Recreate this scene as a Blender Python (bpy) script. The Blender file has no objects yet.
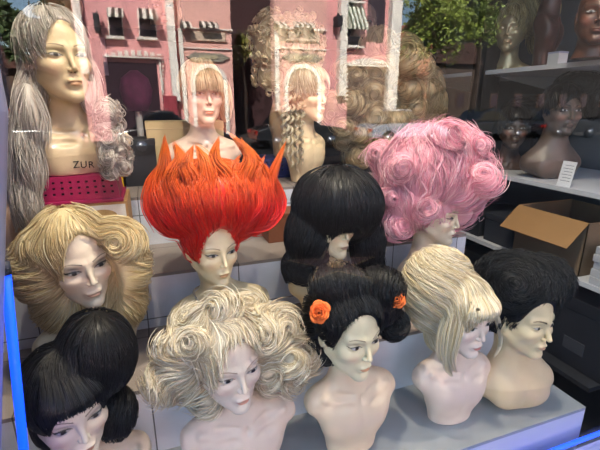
import bpy, math
import numpy as np
from mathutils import Vector, Matrix
rng = np.random.default_rng(7)
SC = bpy.context.scene
COL = SC.collection

# ------------------------------------------------------------------ camera
EYE = 1.55                                   # eye height of the photographer on the pavement
FPX = 410.0
PITCH = math.atan(121 / FPX)
YAW = math.atan(155 * math.cos(PITCH) / FPX)
cF = np.array([math.sin(YAW) * math.cos(PITCH), math.cos(YAW) * math.cos(PITCH), -math.sin(PITCH)])
cR = np.array([math.cos(YAW), -math.sin(YAW), 0.0])
cU = np.cross(cR, cF)
CAM = np.array([0, 0, EYE])
cd = bpy.data.cameras.new('camera')
cam = bpy.data.objects.new('camera', cd)
COL.objects.link(cam)
cd.sensor_width = 36
cd.lens = 36 * FPX / 600
cd.clip_start = 0.02
cam.matrix_world = Matrix(((cR[0], cU[0], -cF[0], 0), (cR[1], cU[1], -cF[1], 0), (cR[2], cU[2], -cF[2], EYE), (0, 0, 0, 1)))
SC.camera = cam


def at(px, py, Y):
    """the point at depth Y behind the pavement line that is seen at this place of the picture"""
    d = cF + cR * (px - 300) / FPX - cU * (py - 225) / FPX
    return CAM + d * (Y / d[1])


def depth(p):
    return float((np.asarray(p) - CAM) @ cF)


# ------------------------------------------------------------------ sky, sun, exposure
GLASS_Y = 0.70
W = bpy.data.worlds.new('world')
SC.world = W
W.use_nodes = True
nt = W.node_tree
for n in list(nt.nodes):
    nt.nodes.remove(n)
out = nt.nodes.new('ShaderNodeOutputWorld')
bg = nt.nodes.new('ShaderNodeBackground')
sky = nt.nodes.new('ShaderNodeTexSky')
sky.sky_type = 'NISHITA'
sky.sun_disc = False
sky.sun_elevation = math.radians(42)
sky.sun_rotation = math.radians(20)
sky.air_density = 1.0
sky.dust_density = 0.6
tc = nt.nodes.new('ShaderNodeTexCoord')
mp = nt.nodes.new('ShaderNodeMapping')
mp.inputs['Scale'].default_value = (1.0, 1.0, 2.2)
ns = nt.nodes.new('ShaderNodeTexNoise')
ns.inputs['Scale'].default_value = 3.2
ns.inputs['Detail'].default_value = 7
ns.inputs['Roughness'].default_value = 0.6
cr = nt.nodes.new('ShaderNodeValToRGB')
cr.color_ramp.elements[0].position = 0.52
cr.color_ramp.elements[1].position = 0.66
mx = nt.nodes.new('ShaderNodeMix')
mx.data_type = 'RGBA'
sc_ = nt.nodes.new('ShaderNodeVectorMath')
sc_.operation = 'SCALE'
sc_.inputs['Scale'].default_value = 0.30
mx.inputs['B'].default_value = (2.6, 2.65, 2.75, 1)
nt.links.new(tc.outputs['Generated'], mp.inputs['Vector'])
nt.links.new(mp.outputs['Vector'], ns.inputs['Vector'])
nt.links.new(ns.outputs['Fac'], cr.inputs['Fac'])
nt.links.new(sky.outputs['Color'], sc_.inputs[0])
nt.links.new(sc_.outputs['Vector'], mx.inputs['A'])
nt.links.new(cr.outputs['Color'], mx.inputs['Factor'])
nt.links.new(mx.outputs['Result'], bg.inputs['Color'])
bg.inputs['Strength'].default_value = 1.0
nt.links.new(bg.outputs['Background'], out.inputs['Surface'])

sd = bpy.data.lights.new('sun', 'SUN')
sd.energy = 16.0
sd.color = (1.0, 0.95, 0.86)
sd.angle = math.radians(0.6)
sun = bpy.data.objects.new('sun', sd)
COL.objects.link(sun)
sv = Vector((0.30, -0.78, -0.62)).normalized()       # sun comes over the shop's roof and lights the far side of the street
sun.rotation_euler = sv.to_track_quat('-Z', 'Y').to_euler()
sun.location = (0, 0, 15)

SC.view_settings.view_transform = 'Standard'
SC.view_settings.look = 'None'
SC.view_settings.gamma = 1.0
SC.view_settings.use_curve_mapping = False
SC.view_settings.exposure = 1.12
SC.cycles.max_bounces = 8
SC.cycles.transparent_max_bounces = 16


# ------------------------------------------------------------------ materials
def lin(c):
    if isinstance(c, str):
        c = tuple(int(c[i:i + 2], 16) / 255 for i in (0, 2, 4))
    return tuple(x / 12.92 if x <= 0.04045 else ((x + 0.055) / 1.055) ** 2.4 for x in c)


MATS = {}


def mat(name, col, rough=0.6, spec=0.4, metal=0.0, noise=0.0, nscale=20.0, bump=0.0, emit=0.0, coat=0.0, attr=False):
    if name in MATS:
        return MATS[name]
    m = bpy.data.materials.new(name)
    m.use_nodes = True
    t = m.node_tree
    b = t.nodes['Principled BSDF']
    c = lin(col)
    b.inputs['Base Color'].default_value = (*c, 1)
    b.inputs['Roughness'].default_value = rough
    b.inputs['Specular IOR Level'].default_value = spec
    b.inputs['Metallic'].default_value = metal
    b.inputs['Coat Weight'].default_value = coat
    if emit:
        b.inputs['Emission Color'].default_value = (*c, 1)
        b.inputs['Emission Strength'].default_value = emit
    src = None
    if attr:
        a = t.nodes.new('ShaderNodeAttribute')
        a.attribute_name = 'col'
        src = a.outputs['Color']
    if noise or bump:
        tcn = t.nodes.new('ShaderNodeTexCoord')
        n = t.nodes.new('ShaderNodeTexNoise')
        n.inputs['Scale'].default_value = nscale
        n.inputs['Detail'].default_value = 5
        t.links.new(tcn.outputs['Object'], n.inputs['Vector'])
        if noise:
            r = t.nodes.new('ShaderNodeMapRange')
            r.inputs['From Min'].default_value = 0.3
            r.inputs['From Max'].default_value = 0.7
            r.inputs['To Min'].default_value = 1 - noise
            r.inputs['To Max'].default_value = 1 + noise * 0.5
            t.links.new(n.outputs['Fac'], r.inputs['Value'])
            v = t.nodes.new('ShaderNodeVectorMath')
            v.operation = 'SCALE'
            if src is not None:
                t.links.new(src, v.inputs[0])
            else:
                v.inputs[0].default_value = c
            t.links.new(r.outputs['Result'], v.inputs['Scale'])
            src = v.outputs['Vector']
        if bump:
            bp = t.nodes.new('ShaderNodeBump')
            bp.inputs['Strength'].default_value = bump
            bp.inputs['Distance'].default_value = 0.002
            t.links.new(n.outputs['Fac'], bp.inputs['Height'])
            t.links.new(bp.outputs['Normal'], b.inputs['Normal'])
    if src is not None:
        t.links.new(src, b.inputs['Base Color'])
    MATS[name] = m
    return m


def tile_mat(name, col, grout, sx, sz, axes='xz', off=(0, 0), rough=0.35):
    """square ceramic tiles with thin grout, laid in the plane of the two axes"""
    m = bpy.data.materials.new(name)
    m.use_nodes = True
    t = m.node_tree
    b = t.nodes['Principled BSDF']
    b.inputs['Roughness'].default_value = rough
    g = t.nodes.new('ShaderNodeNewGeometry')
    s = t.nodes.new('ShaderNodeSeparateXYZ')
    c = t.nodes.new('ShaderNodeCombineXYZ')
    t.links.new(g.outputs['Position'], s.inputs[0])
    t.links.new(s.outputs[axes[0].upper()], c.inputs['X'])
    t.links.new(s.outputs[axes[1].upper()], c.inputs['Y'])
    mpn = t.nodes.new('ShaderNodeMapping')
    mpn.inputs['Location'].default_value = (off[0], off[1], 0)
    t.links.new(c.outputs[0], mpn.inputs['Vector'])
    br = t.nodes.new('ShaderNodeTexBrick')
    br.offset = 0
    br.inputs['Scale'].default_value = 1
    br.inputs['Brick Width'].default_value = sx
    br.inputs['Row Height'].default_value = sz
    br.inputs['Mortar Size'].default_value = 0.0022
    br.inputs['Mortar Smooth'].default_value = 0.1
    br.inputs['Color1'].default_value = (*lin(col), 1)
    br.inputs['Color2'].default_value = (*[x * 0.93 for x in lin(col)], 1)
    br.inputs['Mortar'].default_value = (*lin(grout), 1)
    t.links.new(mpn.outputs[0], br.inputs['Vector'])
    n = t.nodes.new('ShaderNodeTexNoise')
    n.inputs['Scale'].default_value = 9
    n.inputs['Detail'].default_value = 6
    r = t.nodes.new('ShaderNodeMapRange')
    r.inputs['From Min'].default_value = 0.3
    r.inputs['From Max'].default_value = 0.7
    r.inputs['To Min'].default_value = 0.88
    r.inputs['To Max'].default_value = 1.08
    t.links.new(g.outputs['Position'], n.inputs['Vector'])
    t.links.new(n.outputs['Fac'], r.inputs['Value'])
    v = t.nodes.new('ShaderNodeVectorMath')
    v.operation = 'SCALE'
    t.links.new(br.outputs['Color'], v.inputs[0])
    t.links.new(r.outputs['Result'], v.inputs['Scale'])
    t.links.new(v.outputs['Vector'], b.inputs['Base Color'])
    MATS[name] = m
    return m


def stripe_mat(name, c1, c2, width, rough=0.8):
    m = bpy.data.materials.new(name)
    m.use_nodes = True
    t = m.node_tree
    b = t.nodes['Principled BSDF']
    b.inputs['Roughness'].default_value = rough
    g = t.nodes.new('ShaderNodeNewGeometry')
    s = t.nodes.new('ShaderNodeSeparateXYZ')
    t.links.new(g.outputs['Position'], s.inputs[0])
    md = t.nodes.new('ShaderNodeMath')
    md.operation = 'DIVIDE'
    md.inputs[1].default_value = width
    fr = t.nodes.new('ShaderNodeMath')
    fr.operation = 'FRACT'
    gt = t.nodes.new('ShaderNodeMath')
    gt.operation = 'GREATER_THAN'
    gt.inputs[1].default_value = 0.5
    t.links.new(s.outputs['X'], md.inputs[0])
    t.links.new(md.outputs[0], fr.inputs[0])
    t.links.new(fr.outputs[0], gt.inputs[0])
    x = t.nodes.new('ShaderNodeMix')
    x.data_type = 'RGBA'
    x.inputs['A'].default_value = (*lin(c1), 1)
    x.inputs['B'].default_value = (*lin(c2), 1)
    t.links.new(gt.outputs[0], x.inputs['Factor'])
    t.links.new(x.outputs['Result'], b.inputs['Base Color'])
    MATS[name] = m
    return m


def glass_mat():
    m = bpy.data.materials.new('window_glass')
    m.use_nodes = True
    t = m.node_tree
    t.nodes.remove(t.nodes['Principled BSDF'])
    o = t.nodes['Material Output']
    tr = t.nodes.new('ShaderNodeBsdfTransparent')
    tr.inputs['Color'].default_value = (0.93, 0.94, 0.94, 1)
    gl = t.nodes.new('ShaderNodeBsdfGlossy')
    gl.inputs['Roughness'].default_value = 0.0
    g = t.nodes.new('ShaderNodeNewGeometry')
    dt = t.nodes.new('ShaderNodeVectorMath')
    dt.operation = 'DOT_PRODUCT'
    t.links.new(g.outputs['Incoming'], dt.inputs[0])
    t.links.new(g.outputs['Normal'], dt.inputs[1])
    ab = t.nodes.new('ShaderNodeMath')
    ab.operation = 'ABSOLUTE'
    t.links.new(dt.outputs['Value'], ab.inputs[0])
    om = t.nodes.new('ShaderNodeMath')
    om.operation = 'SUBTRACT'
    om.inputs[0].default_value = 1
    t.links.new(ab.outputs[0], om.inputs[1])
    pw = t.nodes.new('ShaderNodeMath')
    pw.operation = 'POWER'
    pw.inputs[1].default_value = 5
    t.links.new(om.outputs[0], pw.inputs[0])
    ma = t.nodes.new('ShaderNodeMath')
    ma.operation = 'MULTIPLY_ADD'
    ma.inputs[1].default_value = 0.92
    ma.inputs[2].default_value = GLASS_R
    t.links.new(pw.outputs[0], ma.inputs[0])
    x = t.nodes.new('ShaderNodeMixShader')
    t.links.new(ma.outputs[0], x.inputs['Fac'])
    t.links.new(tr.outputs[0], x.inputs[1])
    t.links.new(gl.outputs[0], x.inputs[2])
    t.links.new(x.outputs[0], o.inputs['Surface'])
    return m


GLASS_R = 0.055                                       # reflection of one face of the plate glass
LAMP_W = 50.0


# ------------------------------------------------------------------ object helpers
def tag(o, label=None, cat=None, group=None, kind=None):
    for k, v in (('label', label), ('category', cat), ('group', group), ('kind', kind)):
        if v:
            o[k] = v
    return o


def empty(name, loc=(0, 0, 0), rz=0.0):
    o = bpy.data.objects.new(name, None)
    o.empty_display_size = 0.05
    COL.objects.link(o)
    o.location = loc
    o.rotation_euler = (0, 0, rz)
    return o


def mesh_obj(name, verts, faces, m, parent=None, smooth=False, cols=None, loc=(0, 0, 0)):
    """verts (n,3) array; faces: (n,4)/(n,3) array or list of index lists"""
    me = bpy.data.meshes.new(name)
    verts = np.asarray(verts, np.float32)
    if isinstance(faces, np.ndarray):
        k = faces.shape[1]
        me.vertices.add(len(verts))
        me.vertices.foreach_set('co', verts.ravel())
        me.loops.add(faces.size)
        me.loops.foreach_set('vertex_index', faces.astype(np.int32).ravel())
        me.polygons.add(len(faces))
        me.polygons.foreach_set('loop_start', np.arange(0, faces.size, k, dtype=np.int32))
        me.polygons.foreach_set('loop_total', np.full(len(faces), k, np.int32))
        me.update(calc_edges=True)
    else:
        me.from_pydata([tuple(map(float, v)) for v in verts], [], faces)
        me.update()
    if smooth:
        me.polygons.foreach_set('use_smooth', np.ones(len(me.polygons), bool))
    if cols is not None:
        a = me.color_attributes.new('col', 'FLOAT_COLOR', 'POINT')
        c = np.ones((len(verts), 4), np.float32)
        c[:, :3] = cols
        a.data.foreach_set('color', c.ravel())
    me.materials.append(m)
    o = bpy.data.objects.new(name, me)
    COL.objects.link(o)
    o.location = loc
    if parent is not None:
        o.parent = parent
    return o


class MB:
    """collects shapes of one part into one mesh"""

    def __init__(s):
        s.v, s.f = [], []

    def add(s, v, f):
        o = len(s.v)
        s.v += [tuple(map(float, p)) for p in v]
        s.f += [[i + o for i in q] for q in f]
        return s

    def box(s, x0, x1, y0, y1, z0, z1, M=None):
        v = [(x, y, z) for z in (z0, z1) for y in (y0, y1) for x in (x0, x1)]
        if M is not None:
            v = [M @ Vector(p) for p in v]
        return s.add(v, [(0, 2, 3, 1), (4, 5, 7, 6), (0, 1, 5, 4), (2, 6, 7, 3), (0, 4, 6, 2), (1, 3, 7, 5)])

    def prism(s, poly, a0, a1, axis='y'):
        """poly: list of 2D points, extruded along the axis from a0 to a1"""
        n = len(poly)
        def P(p, a):
            return {'y': (p[0], a, p[1]), 'x': (a, p[0], p[1]), 'z': (p[0], p[1], a)}[axis]
        v = [P(p, a0) for p in poly] + [P(p, a1) for p in poly]
        f = [list(range(n))[::-1], list(range(n, 2 * n))]
        f += [(i, (i + 1) % n, n + (i + 1) % n, n + i) for i in range(n)]
        return s.add(v, f)

    def tube(s, pts, r, k=10):
        pts = [Vector(p) for p in pts]
        rs = r if isinstance(r, (list, tuple)) else [r] * len(pts)
        v, f = [], []
        for i, p in enumerate(pts):
            t = (pts[min(i + 1, len(pts) - 1)] - pts[max(i - 1, 0)]).normalized()
            a = t.orthogonal().normalized() if i == 0 else (a - t * a.dot(t)).normalized()
            b = t.cross(a)
            for j in range(k):
                q = 2 * math.pi * j / k
                v.append(p + (a * math.cos(q) + b * math.sin(q)) * rs[i])
        for i in range(len(pts) - 1):
            for j in range(k):
                f.append((i * k + j, i * k + (j + 1) % k, (i + 1) * k + (j + 1) % k, (i + 1) * k + j))
        f.append(list(range(k))[::-1])
        f.append([(len(pts) - 1) * k + j for j in range(k)])
        return s.add(v, f)

    def build(s, name, m, parent=None, smooth=False, loc=(0, 0, 0), bevel=0.0):
        o = mesh_obj(name, s.v, s.f, m, parent, smooth, loc=loc)
        if bevel:
            b = o.modifiers.new('bevel', 'BEVEL')
            b.width = bevel
            b.segments = 2
            b.limit_method = 'ANGLE'
        return o


def struct(name, mb, m, bevel=0.0):
    return tag(mb.build(name, m, bevel=bevel), kind='structure')


# ------------------------------------------------------------------ distance-field modelling
def nrm(v):
    return v / (np.linalg.norm(v, axis=-1, keepdims=True) + 1e-9)


def smin(a, b, k):
    h = np.maximum(k - np.abs(a - b), 0) / k
    return np.minimum(a, b) - h * h * k * 0.25


def smax(a, b, k):
    return -smin(-a, -b, k)


def ell(p, c, r):
    r = np.asarray(r, np.float32)
    q = p - np.asarray(c, np.float32)
    k0 = np.sqrt(((q / r) ** 2).sum(-1))
    k1 = np.sqrt(((q / (r * r)) ** 2).sum(-1))
    return k0 * (k0 - 1.0) / np.maximum(k1, 1e-6)


def cap(p, a, b, ra, rb=None):
    a = np.asarray(a, np.float32)
    b = np.asarray(b, np.float32)
    rb = ra if rb is None else rb
    ba = b - a
    h = np.clip(((p - a) @ ba) / (ba @ ba), 0, 1)
    q = p - a - h[..., None] * ba
    return np.sqrt((q * q).sum(-1)) - (ra + (rb - ra) * h)


def surface_nets(d, o, h):
    s = d < 0
    nx, ny, nz = d.shape
    c = np.zeros((nx - 1, ny - 1, nz - 1), np.uint8)
    offs = [(i, j, k) for i in (0, 1) for j in (0, 1) for k in (0, 1)]
    for i, j, k in offs:
        c += s[i:nx - 1 + i, j:ny - 1 + j, k:nz - 1 + k]
    act = (c > 0) & (c < 8)
    idx = np.argwhere(act)
    n = len(idx)
    vid = np.full(act.shape, -1, np.int32)
    vid[act] = np.arange(n)
    val = {f: d[idx[:, 0] + f[0], idx[:, 1] + f[1], idx[:, 2] + f[2]] for f in offs}
    acc = np.zeros((n, 3), np.float32)
    cnt = np.zeros(n, np.float32)
    for a in offs:
        for ax in range(3):
            if a[ax] == 0:
                b = list(a)
                b[ax] = 1
                b = tuple(b)
                da, db = val[a], val[b]
                m = (da < 0) != (db < 0)
                t = np.where(m, da / np.where(m, da - db, 1), 0)
                pos = np.tile(np.array(a, np.float32), (n, 1))
                pos[:, ax] += t
                acc += pos * m[:, None]
                cnt += m
    verts = np.asarray(o) + h * (idx + acc / np.maximum(cnt, 1)[:, None])
    quads = []
    # edges along each axis
    for ax in range(3):
        u, v = [(1, 2), (2, 0), (0, 1)][ax]
        lo = [slice(None)] * 3
        hi = [slice(None)] * 3
        lo[ax] = slice(0, -1)
        hi[ax] = slice(1, None)
        e = s[tuple(lo)] != s[tuple(hi)]
        inside = s[tuple(lo)]
        q = np.argwhere(e)
        ok = (q[:, u] > 0) & (q[:, v] > 0) & (q[:, u] < d.shape[u] - 1) & (q[:, v] < d.shape[v] - 1)
        q = q[ok]
        fl = inside[q[:, 0], q[:, 1], q[:, 2]]

        def cell(du, dv):
            r = q.copy()
            r[:, u] += du
            r[:, v] += dv
            return vid[r[:, 0], r[:, 1], r[:, 2]]
        a, b, cc, dd = cell(-1, -1), cell(0, -1), cell(0, 0), cell(-1, 0)
        f = np.stack([a, b, cc, dd], 1)
        f[~fl] = f[~fl][:, ::-1]
        quads.append(f)
    f = np.concatenate(quads)
    return verts.astype(np.float32), f[(f >= 0).all(1)]


def mesh_sdf(fn, lo, hi, h, block=4):
    lo = np.asarray(lo, np.float32)
    hi = np.asarray(hi, np.float32)
    nb = np.ceil((hi - lo) / (h * block)).astype(int)
    n = nb * block
    ax = [lo[i] + h * block * (np.arange(nb[i]) + 0.5) - h * 0.5 for i in range(3)]
    g = np.stack(np.meshgrid(*ax, indexing='ij'), -1).astype(np.float32)
    dc = fn(g.reshape(-1, 3)).reshape(nb)
    near = np.abs(dc) < h * block * 2.2
    d = np.repeat(np.repeat(np.repeat(dc, block, 0), block, 1), block, 2).astype(np.float32)
    nf = np.repeat(np.repeat(np.repeat(near, block, 0), block, 1), block, 2)
    idx = np.argwhere(nf)
    pts = (lo + idx * h).astype(np.float32)
    d[nf] = fn(pts)
    return surface_nets(d, lo, h)


def rotz(a):
    c, s = math.cos(a), math.sin(a)
    return np.array([[c, -s, 0], [s, c, 0], [0, 0, 1.0]])


def rotx(a):
    c, s = math.cos(a), math.sin(a)
    return np.array([[1, 0, 0], [0, c, -s], [0, s, c.real]])


def roty(a):
    c, s = math.cos(a), math.sin(a)
    return np.array([[c, 0, s], [0, 1, 0], [-s, 0, c]])


def head_sdf(q, male):
    """a mannequin's head; q in head space: eyes at z=0, ears at y=0, face towards -y"""
    x = np.abs(q[:, 0])
    m = np.stack([x, q[:, 1], q[:, 2]], 1)
    jw = 1.12 if male else 1.0
    d = ell(m, (0, .012, .032), (.073, .094, .086))
    d = smin(d, ell(m, (0, -.028, -.038), (.0575 * jw, .053, .074)), .035)
    d = smin(d, cap(m, (.051 * jw, .004, -.050), (.006, -.064, -.101), .016, .014), .030)
    d = smin(d, ell(m, (0, -.068, -.104), (.018 * jw, .016, .013)), .018)
    d = smin(d, ell(m, (.037, -.054, -.029), (.021, .021, .016)), .026)
    br = .0085 if male else .0065
    d = smin(d, cap(m, (.010, -.077, .015), (.046, -.062, .018), br), .016)
    d = smax(d, -ell(m, (.0320, -.096, -.002), (.0205, .020, .0140)), .014)
    d = smin(d, ell(m, (.0320, -.0645, -.002), (.0170, .0160, .0112)), .004)
    nr = 1.15 if male else 1.0
    d = smin(d, cap(m, (0, -.078, .012), (0, -.0970 - (.003 if male else 0), -.034), .0052 * nr, .0066 * nr), .010)
    d = smin(d, ell(m, (.0072 * nr, -.0875, -.0385), (.0056, .0070, .0052)), .005)
    d = smax(d, -ell(m, (.0048, -.0925, -.0442), (.0026, .0040, .0022)), .002)
    d = smin(d, ell(m, (0, -.079, -.067), (.019, .011, .015)), .014)
    d = smin(d, ell(m, (.006, -.0860, -.0640), (.0120, .0060, .0042)), .0035)
    d = smin(d, ell(m, (0, -.0850, -.0738), (.0135, .0070, .0050)), .0035)
    d = smax(d, -cap(m, (0, -.0935, -.0690), (.018, -.0885, -.0695), .0018), .002)
    d = smax(d, -ell(m, (0, -.0945, -.0855), (.014, .0115, .0055)), .008)
    e = ell(m, (.0735, .014, -.014), (.0068, .0160, .027))
    e = smax(e, -ell(m, (.0815, .012, -.010), (.0062, .0095, .017)), .003)
    return smin(d, e, .006)


def make_mannequin(eye, Y, base, yaw=0., pitch=0., roll=0., s=1.0, body=0., sw=1.0, male=False, name='mannequin_bust',
                   label='', group=None, skin='e9d3bd', face=None, lip='c9806a', brow='4a3a30', lid='8a6f62', iris='1e1a1c', lash=1.0,
                   blush=0.25, res=.0019, low=False, rough=.38, metal=0., make=True, gaze=0.0, taper=1.0, bx=0.):
    Rh = rotz(math.radians(yaw)) @ rotx(math.radians(pitch)) @ roty(math.radians(roll))
    Rb = rotz(math.radians(body))
    eo = Rh @ np.array([0, -.080 * s, 0])
    O = at(eye[0], eye[1], Y + eo[1]) - eo
    hz = (O[2] - base)
    info = dict(O=O, Rh=Rh, s=s, Y=Y, base=base)
    if not make:
        return info
    Rrel = Rb.T @ Rh                                  # head turn as seen from the body
    zs = hz - .213 * s
    hw = .118 * sw * s

    def fn(p):
        p = p.astype(np.float32)
        q = ((p - np.array([0, 0, hz], np.float32)) @ Rrel.astype(np.float32)) / s
        dh = head_sdf(q, male) * s
        nt_ = Rrel @ (np.array([0, .020, -.070]) * s) + np.array([0, 0, hz])
        nk = .056 if male else .0455
        d = smin(dh, cap(p, nt_, (bx, .030 * s, zs + .005), nk * s, (nk + .006) * s), .022 * s)
        xs_ = p[:, 0] - bx
        x = np.abs(xs_)
        m = np.stack([x, p[:, 1], p[:, 2]], 1)
        f = np.array([1, 1 / .62, 1], np.float32)
        if male:
            t = cap(m * f, (0, .03 * s, zs - .055 * s), (0, .012, -.02), .118 * s, .052 * s) * .75
            t = smin(t, cap(m, (0, .03 * s, zs - .02 * s), (.112 * s, .028 * s, zs - .055 * s), .046 * s, .036 * s), .05)
            t = smin(t, cap(m, (.02, .03 * s, zs + .045 * s), (.105 * s, .03 * s, zs - .035 * s), .035 * s, .030 * s), .03)
            t = smin(t, ell(m, (.045 * s, -.035 * s, zs - .075 * s), (.050 * s, .022 * s, .040 * s)), .05)
        else:
            t = cap(m * f, (0, .032 * s, zs - .06 * s), (0, .028, -.02), .102 * s * (0.5 + 0.5 * sw), .074 * s * taper) * .75
            t = smin(t, cap(m, (0, .03 * s, zs - .020 * s), (hw, .03 * s, zs - .022 * s), .037 * s, .033 * s), .045)
            t = smin(t, cap(m, (.012, .034 * s, zs + .040 * s), (hw * .8, .034 * s, zs + .002), .027 * s, .022 * s), .035)
            t = smin(t, ell(m, (.045 * s, -.004 * s, zs - .075 * s), (.050 * s, .034 * s, .050 * s)), .05)
            t = smin(t, cap(m, (.012, -.018 * s, zs - .010 * s), (hw * .85, -.004, zs + .005 * s), .006 * s), .016)
            t = smax(t, -ell(m, (.052, -.028, zs + .016 * s), (.036, .022, .013)), .016)
            t = smax(t, -ell(m, (.062, -.044, zs - .012 * s), (.034, .014, .010)), .014)
            t = smax(t, -ell(m, (0, -.034, zs + .004), (.010, .016, .014)), .014)
        t = smax(t, x * .97 + p[:, 2] * .10 - (hw + .026 * s) * .97 - zs * .10, .010)
        d = smin(d, t, .030 * s)
        return smax(d, -p[:, 2] + .0012, .004)

    b = .155 * s + .04 * (s - 1)
    lo = (-(hw + .05) + min(bx, 0), -.145 * s - .03, -.006)
    hi = (hw + .05 + max(bx, 0), .15 * s, hz + .135 * s)
    if low:
        res = .0028
    v, f = mesh_sdf(fn, lo, hi, res * max(s, 0.8))
    for _ in range(2):
        d0 = fn(v)
        ee = np.eye(3, dtype=np.float32) * .0008
        gr = np.stack([fn(v + ee[i]) - d0 for i in range(3)], -1) / .0008
        v = v - gr * (d0 / np.maximum((gr * gr).sum(-1), .3))[:, None] * .9
    v[:, 2] = np.maximum(v[:, 2], 0)
    # paint: skin tones and make-up in head space
    q = ((v - np.array([0, 0, hz])) @ Rrel) / s
    cs = np.array(lin(skin))
    cf = np.array(lin(face or skin))
    w = np.clip((q[:, 2] + .155) / .05, 0, 1)[:, None]
    col = cs * (1 - w) + cf * w
    col = col * (1 + .03 * np.sin(q[:, :1] * 55 + 1) * np.sin(q[:, 2:3] * 48))
    if not metal:
        X = np.abs(q[:, 0])
        Z = q[:, 2]
        front = q[:, 1] < -.035

        def blend(wt, c):
            wt = np.clip(wt, 0, 1)[:, None]
            col[:] = col * (1 - wt) + np.array(c) * wt
        soft = lambda dd, e: np.clip(0.5 - dd / e, 0, 1)
        # blush
        blend(front * blush * np.exp(-(((X - .040) / .016) ** 2 + ((Z + .034) / .014) ** 2)), lin('d98a78'))
        ex = .0320
        u = (X - ex) / .0160
        up = .0046 * np.clip(1 - u * u, 0, 1)
        lo_ = -.0042 * np.clip(1 - u * u, 0, 1)
        zc = Z + .0015 - u * .0016
        on = front & (np.abs(u) < 1.25) & (q[:, 1] < -.050)
        # eye shadow
        blend(on * .55 * lash * np.exp(-((u / .95) ** 2)) * soft(np.abs(zc - .009) - .006, .006), lin(lid))
        # eye white and iris
        opn = soft(np.maximum(zc - up, lo_ - zc), .0016) * on
        blend(opn, lin('b9b4b2'))
        gx = np.where(q[:, 0] > 0, q[:, 0] - ex, q[:, 0] + ex) - gaze
        ir = np.sqrt(gx ** 2 + (zc - .0002) ** 2)
        blend(opn * soft(ir - .0058, .002), lin(iris))
        # lash lines
        blend(on * soft(np.abs(zc - up - .0004) - .0014 * lash, .0014) * (np.abs(u) < 1.12), lin('15110f'))
        blend(on * soft(np.abs(zc - lo_) - .0005 * lash, .0014) * .8 * (np.abs(u) < 1.05), lin('2a2220'))
        wing = np.abs(zc - .0012 - (u - 1) * .003) - .0010 * lash
        blend(on * soft(wing, .0016) * (u > .8) * (u < 1.3) * (lash > .6), lin('15110f'))
        # eyebrows
        tb = np.clip((X - .013) / .037, 0, 1)
        zb = .0180 + .0055 * np.sin(tb * 2.5)
        th = (.0028 if male else .0013) * (1 - .55 * tb)
        blend(front * soft(np.abs(Z - zb) - th, .0016) * (X > .012) * (X < .052), lin(brow))
        # lips
        cup = .0052 * (1 - (X / .0195) ** 1.6) - .0011 * np.exp(-(X / .0035) ** 2)
        zl = Z + .0690
        upl = soft(np.maximum(zl - cup, -zl), .0014)
        lol = soft(np.maximum(zl, -zl - .0098 * np.clip(1 - (X / .0180) ** 2, 0, 1)), .0014)
        lm = np.maximum(upl, lol) * front * (X < .0200) * (q[:, 1] < -.068)
        blend(lm * .92, lin(lip))
        blend(front * soft(np.abs(zl + .0002) - .0004, .0012) * (X < .0185) * .75, np.array(lin(lip)) * .28)
        # nostrils
        blend(soft(np.sqrt(((X - .0048) / 1.2) ** 2 + (Z + .0445) ** 2) - .0020, .0014) * (q[:, 1] < -.082), lin('5a3428'))
    mname = 'mannequin_skin' if not metal else 'bronze_skin'
    m = mat(mname, skin, rough=rough, spec=.45, metal=metal, attr=True, noise=.05, nscale=30)
    o = mesh_obj(name, v, f, m, smooth=True, cols=col, loc=(O[0], O[1], base))
    o.rotation_euler = (0, 0, math.radians(body))
    tag(o, label, 'mannequin bust', group)
    info['obj'] = o
    info['hz'] = hz
    info['Rb'] = Rb
    return info


# ------------------------------------------------------------------ hair
def tubes(paths, rad, cols, sides=3):
    """paths (N,K,3), rad (N,K), cols (N,K,3) -> verts, quads, colours"""
    N, K, _ = paths.shape
    t = nrm(np.gradient(paths, axis=1))
    ref = np.array([.31, .52, .79])
    a = nrm(np.cross(t, ref))
    b = np.cross(t, a)
    ang = np.arange(sides) * 2 * np.pi / sides
    v = paths[:, :, None] + rad[:, :, None, None] * (a[:, :, None] * np.cos(ang)[None, None, :, None] + b[:, :, None] * np.sin(ang)[None, None, :, None])
    v = v.reshape(-1, 3)
    i = np.arange(N)[:, None, None] * K * sides + np.arange(K - 1)[None, :, None] * sides
    j = np.arange(sides)[None, None, :]
    jn = (j + 1) % sides
    f = np.stack(np.broadcast_arrays(i + j, i + jn, i + sides + jn, i + sides + j), -1).reshape(-1, 4)
    c = np.repeat(cols[:, :, None], sides, 2).reshape(-1, 3)
    return v, f, c


def join(parts):
    vs, fs, cs, o = [], [], [], 0
    for v, f, c in parts:
        vs.append(v)
        fs.append(f + o)
        cs.append(c)
        o += len(v)
    return np.concatenate(vs), np.concatenate(fs), np.concatenate(cs)


def taper_r(K, r, tip=.15, root=.5):
    t = np.linspace(0, 1, K)
    return r * np.minimum(np.minimum(root + t * 6 * (1 - root), 1), tip + (1 - t) * 3.0 * (1 - tip))


def strand_cols(N, K, pal, jit=.10):
    pal = np.array([lin(c) for c in pal])
    k = rng.integers(0, len(pal), N)
    k2 = rng.integers(0, len(pal), N)
    w = rng.random((N, 1))
    c = pal[k] * w + pal[k2] * (1 - w)
    c = c * (1 + jit * rng.standard_normal((N, 1)))
    return np.repeat(np.clip(c, 0.001, 1)[:, None], K, 1)


def frame_at(c):
    """right, up and towards-the-street directions for a shape at c, as one sees it from the pavement"""
    t = nrm(CAM - np.asarray(c))
    r = nrm(np.cross(np.array([0, 0, 1.0]), t))
    return r, np.cross(t, r), t


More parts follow.
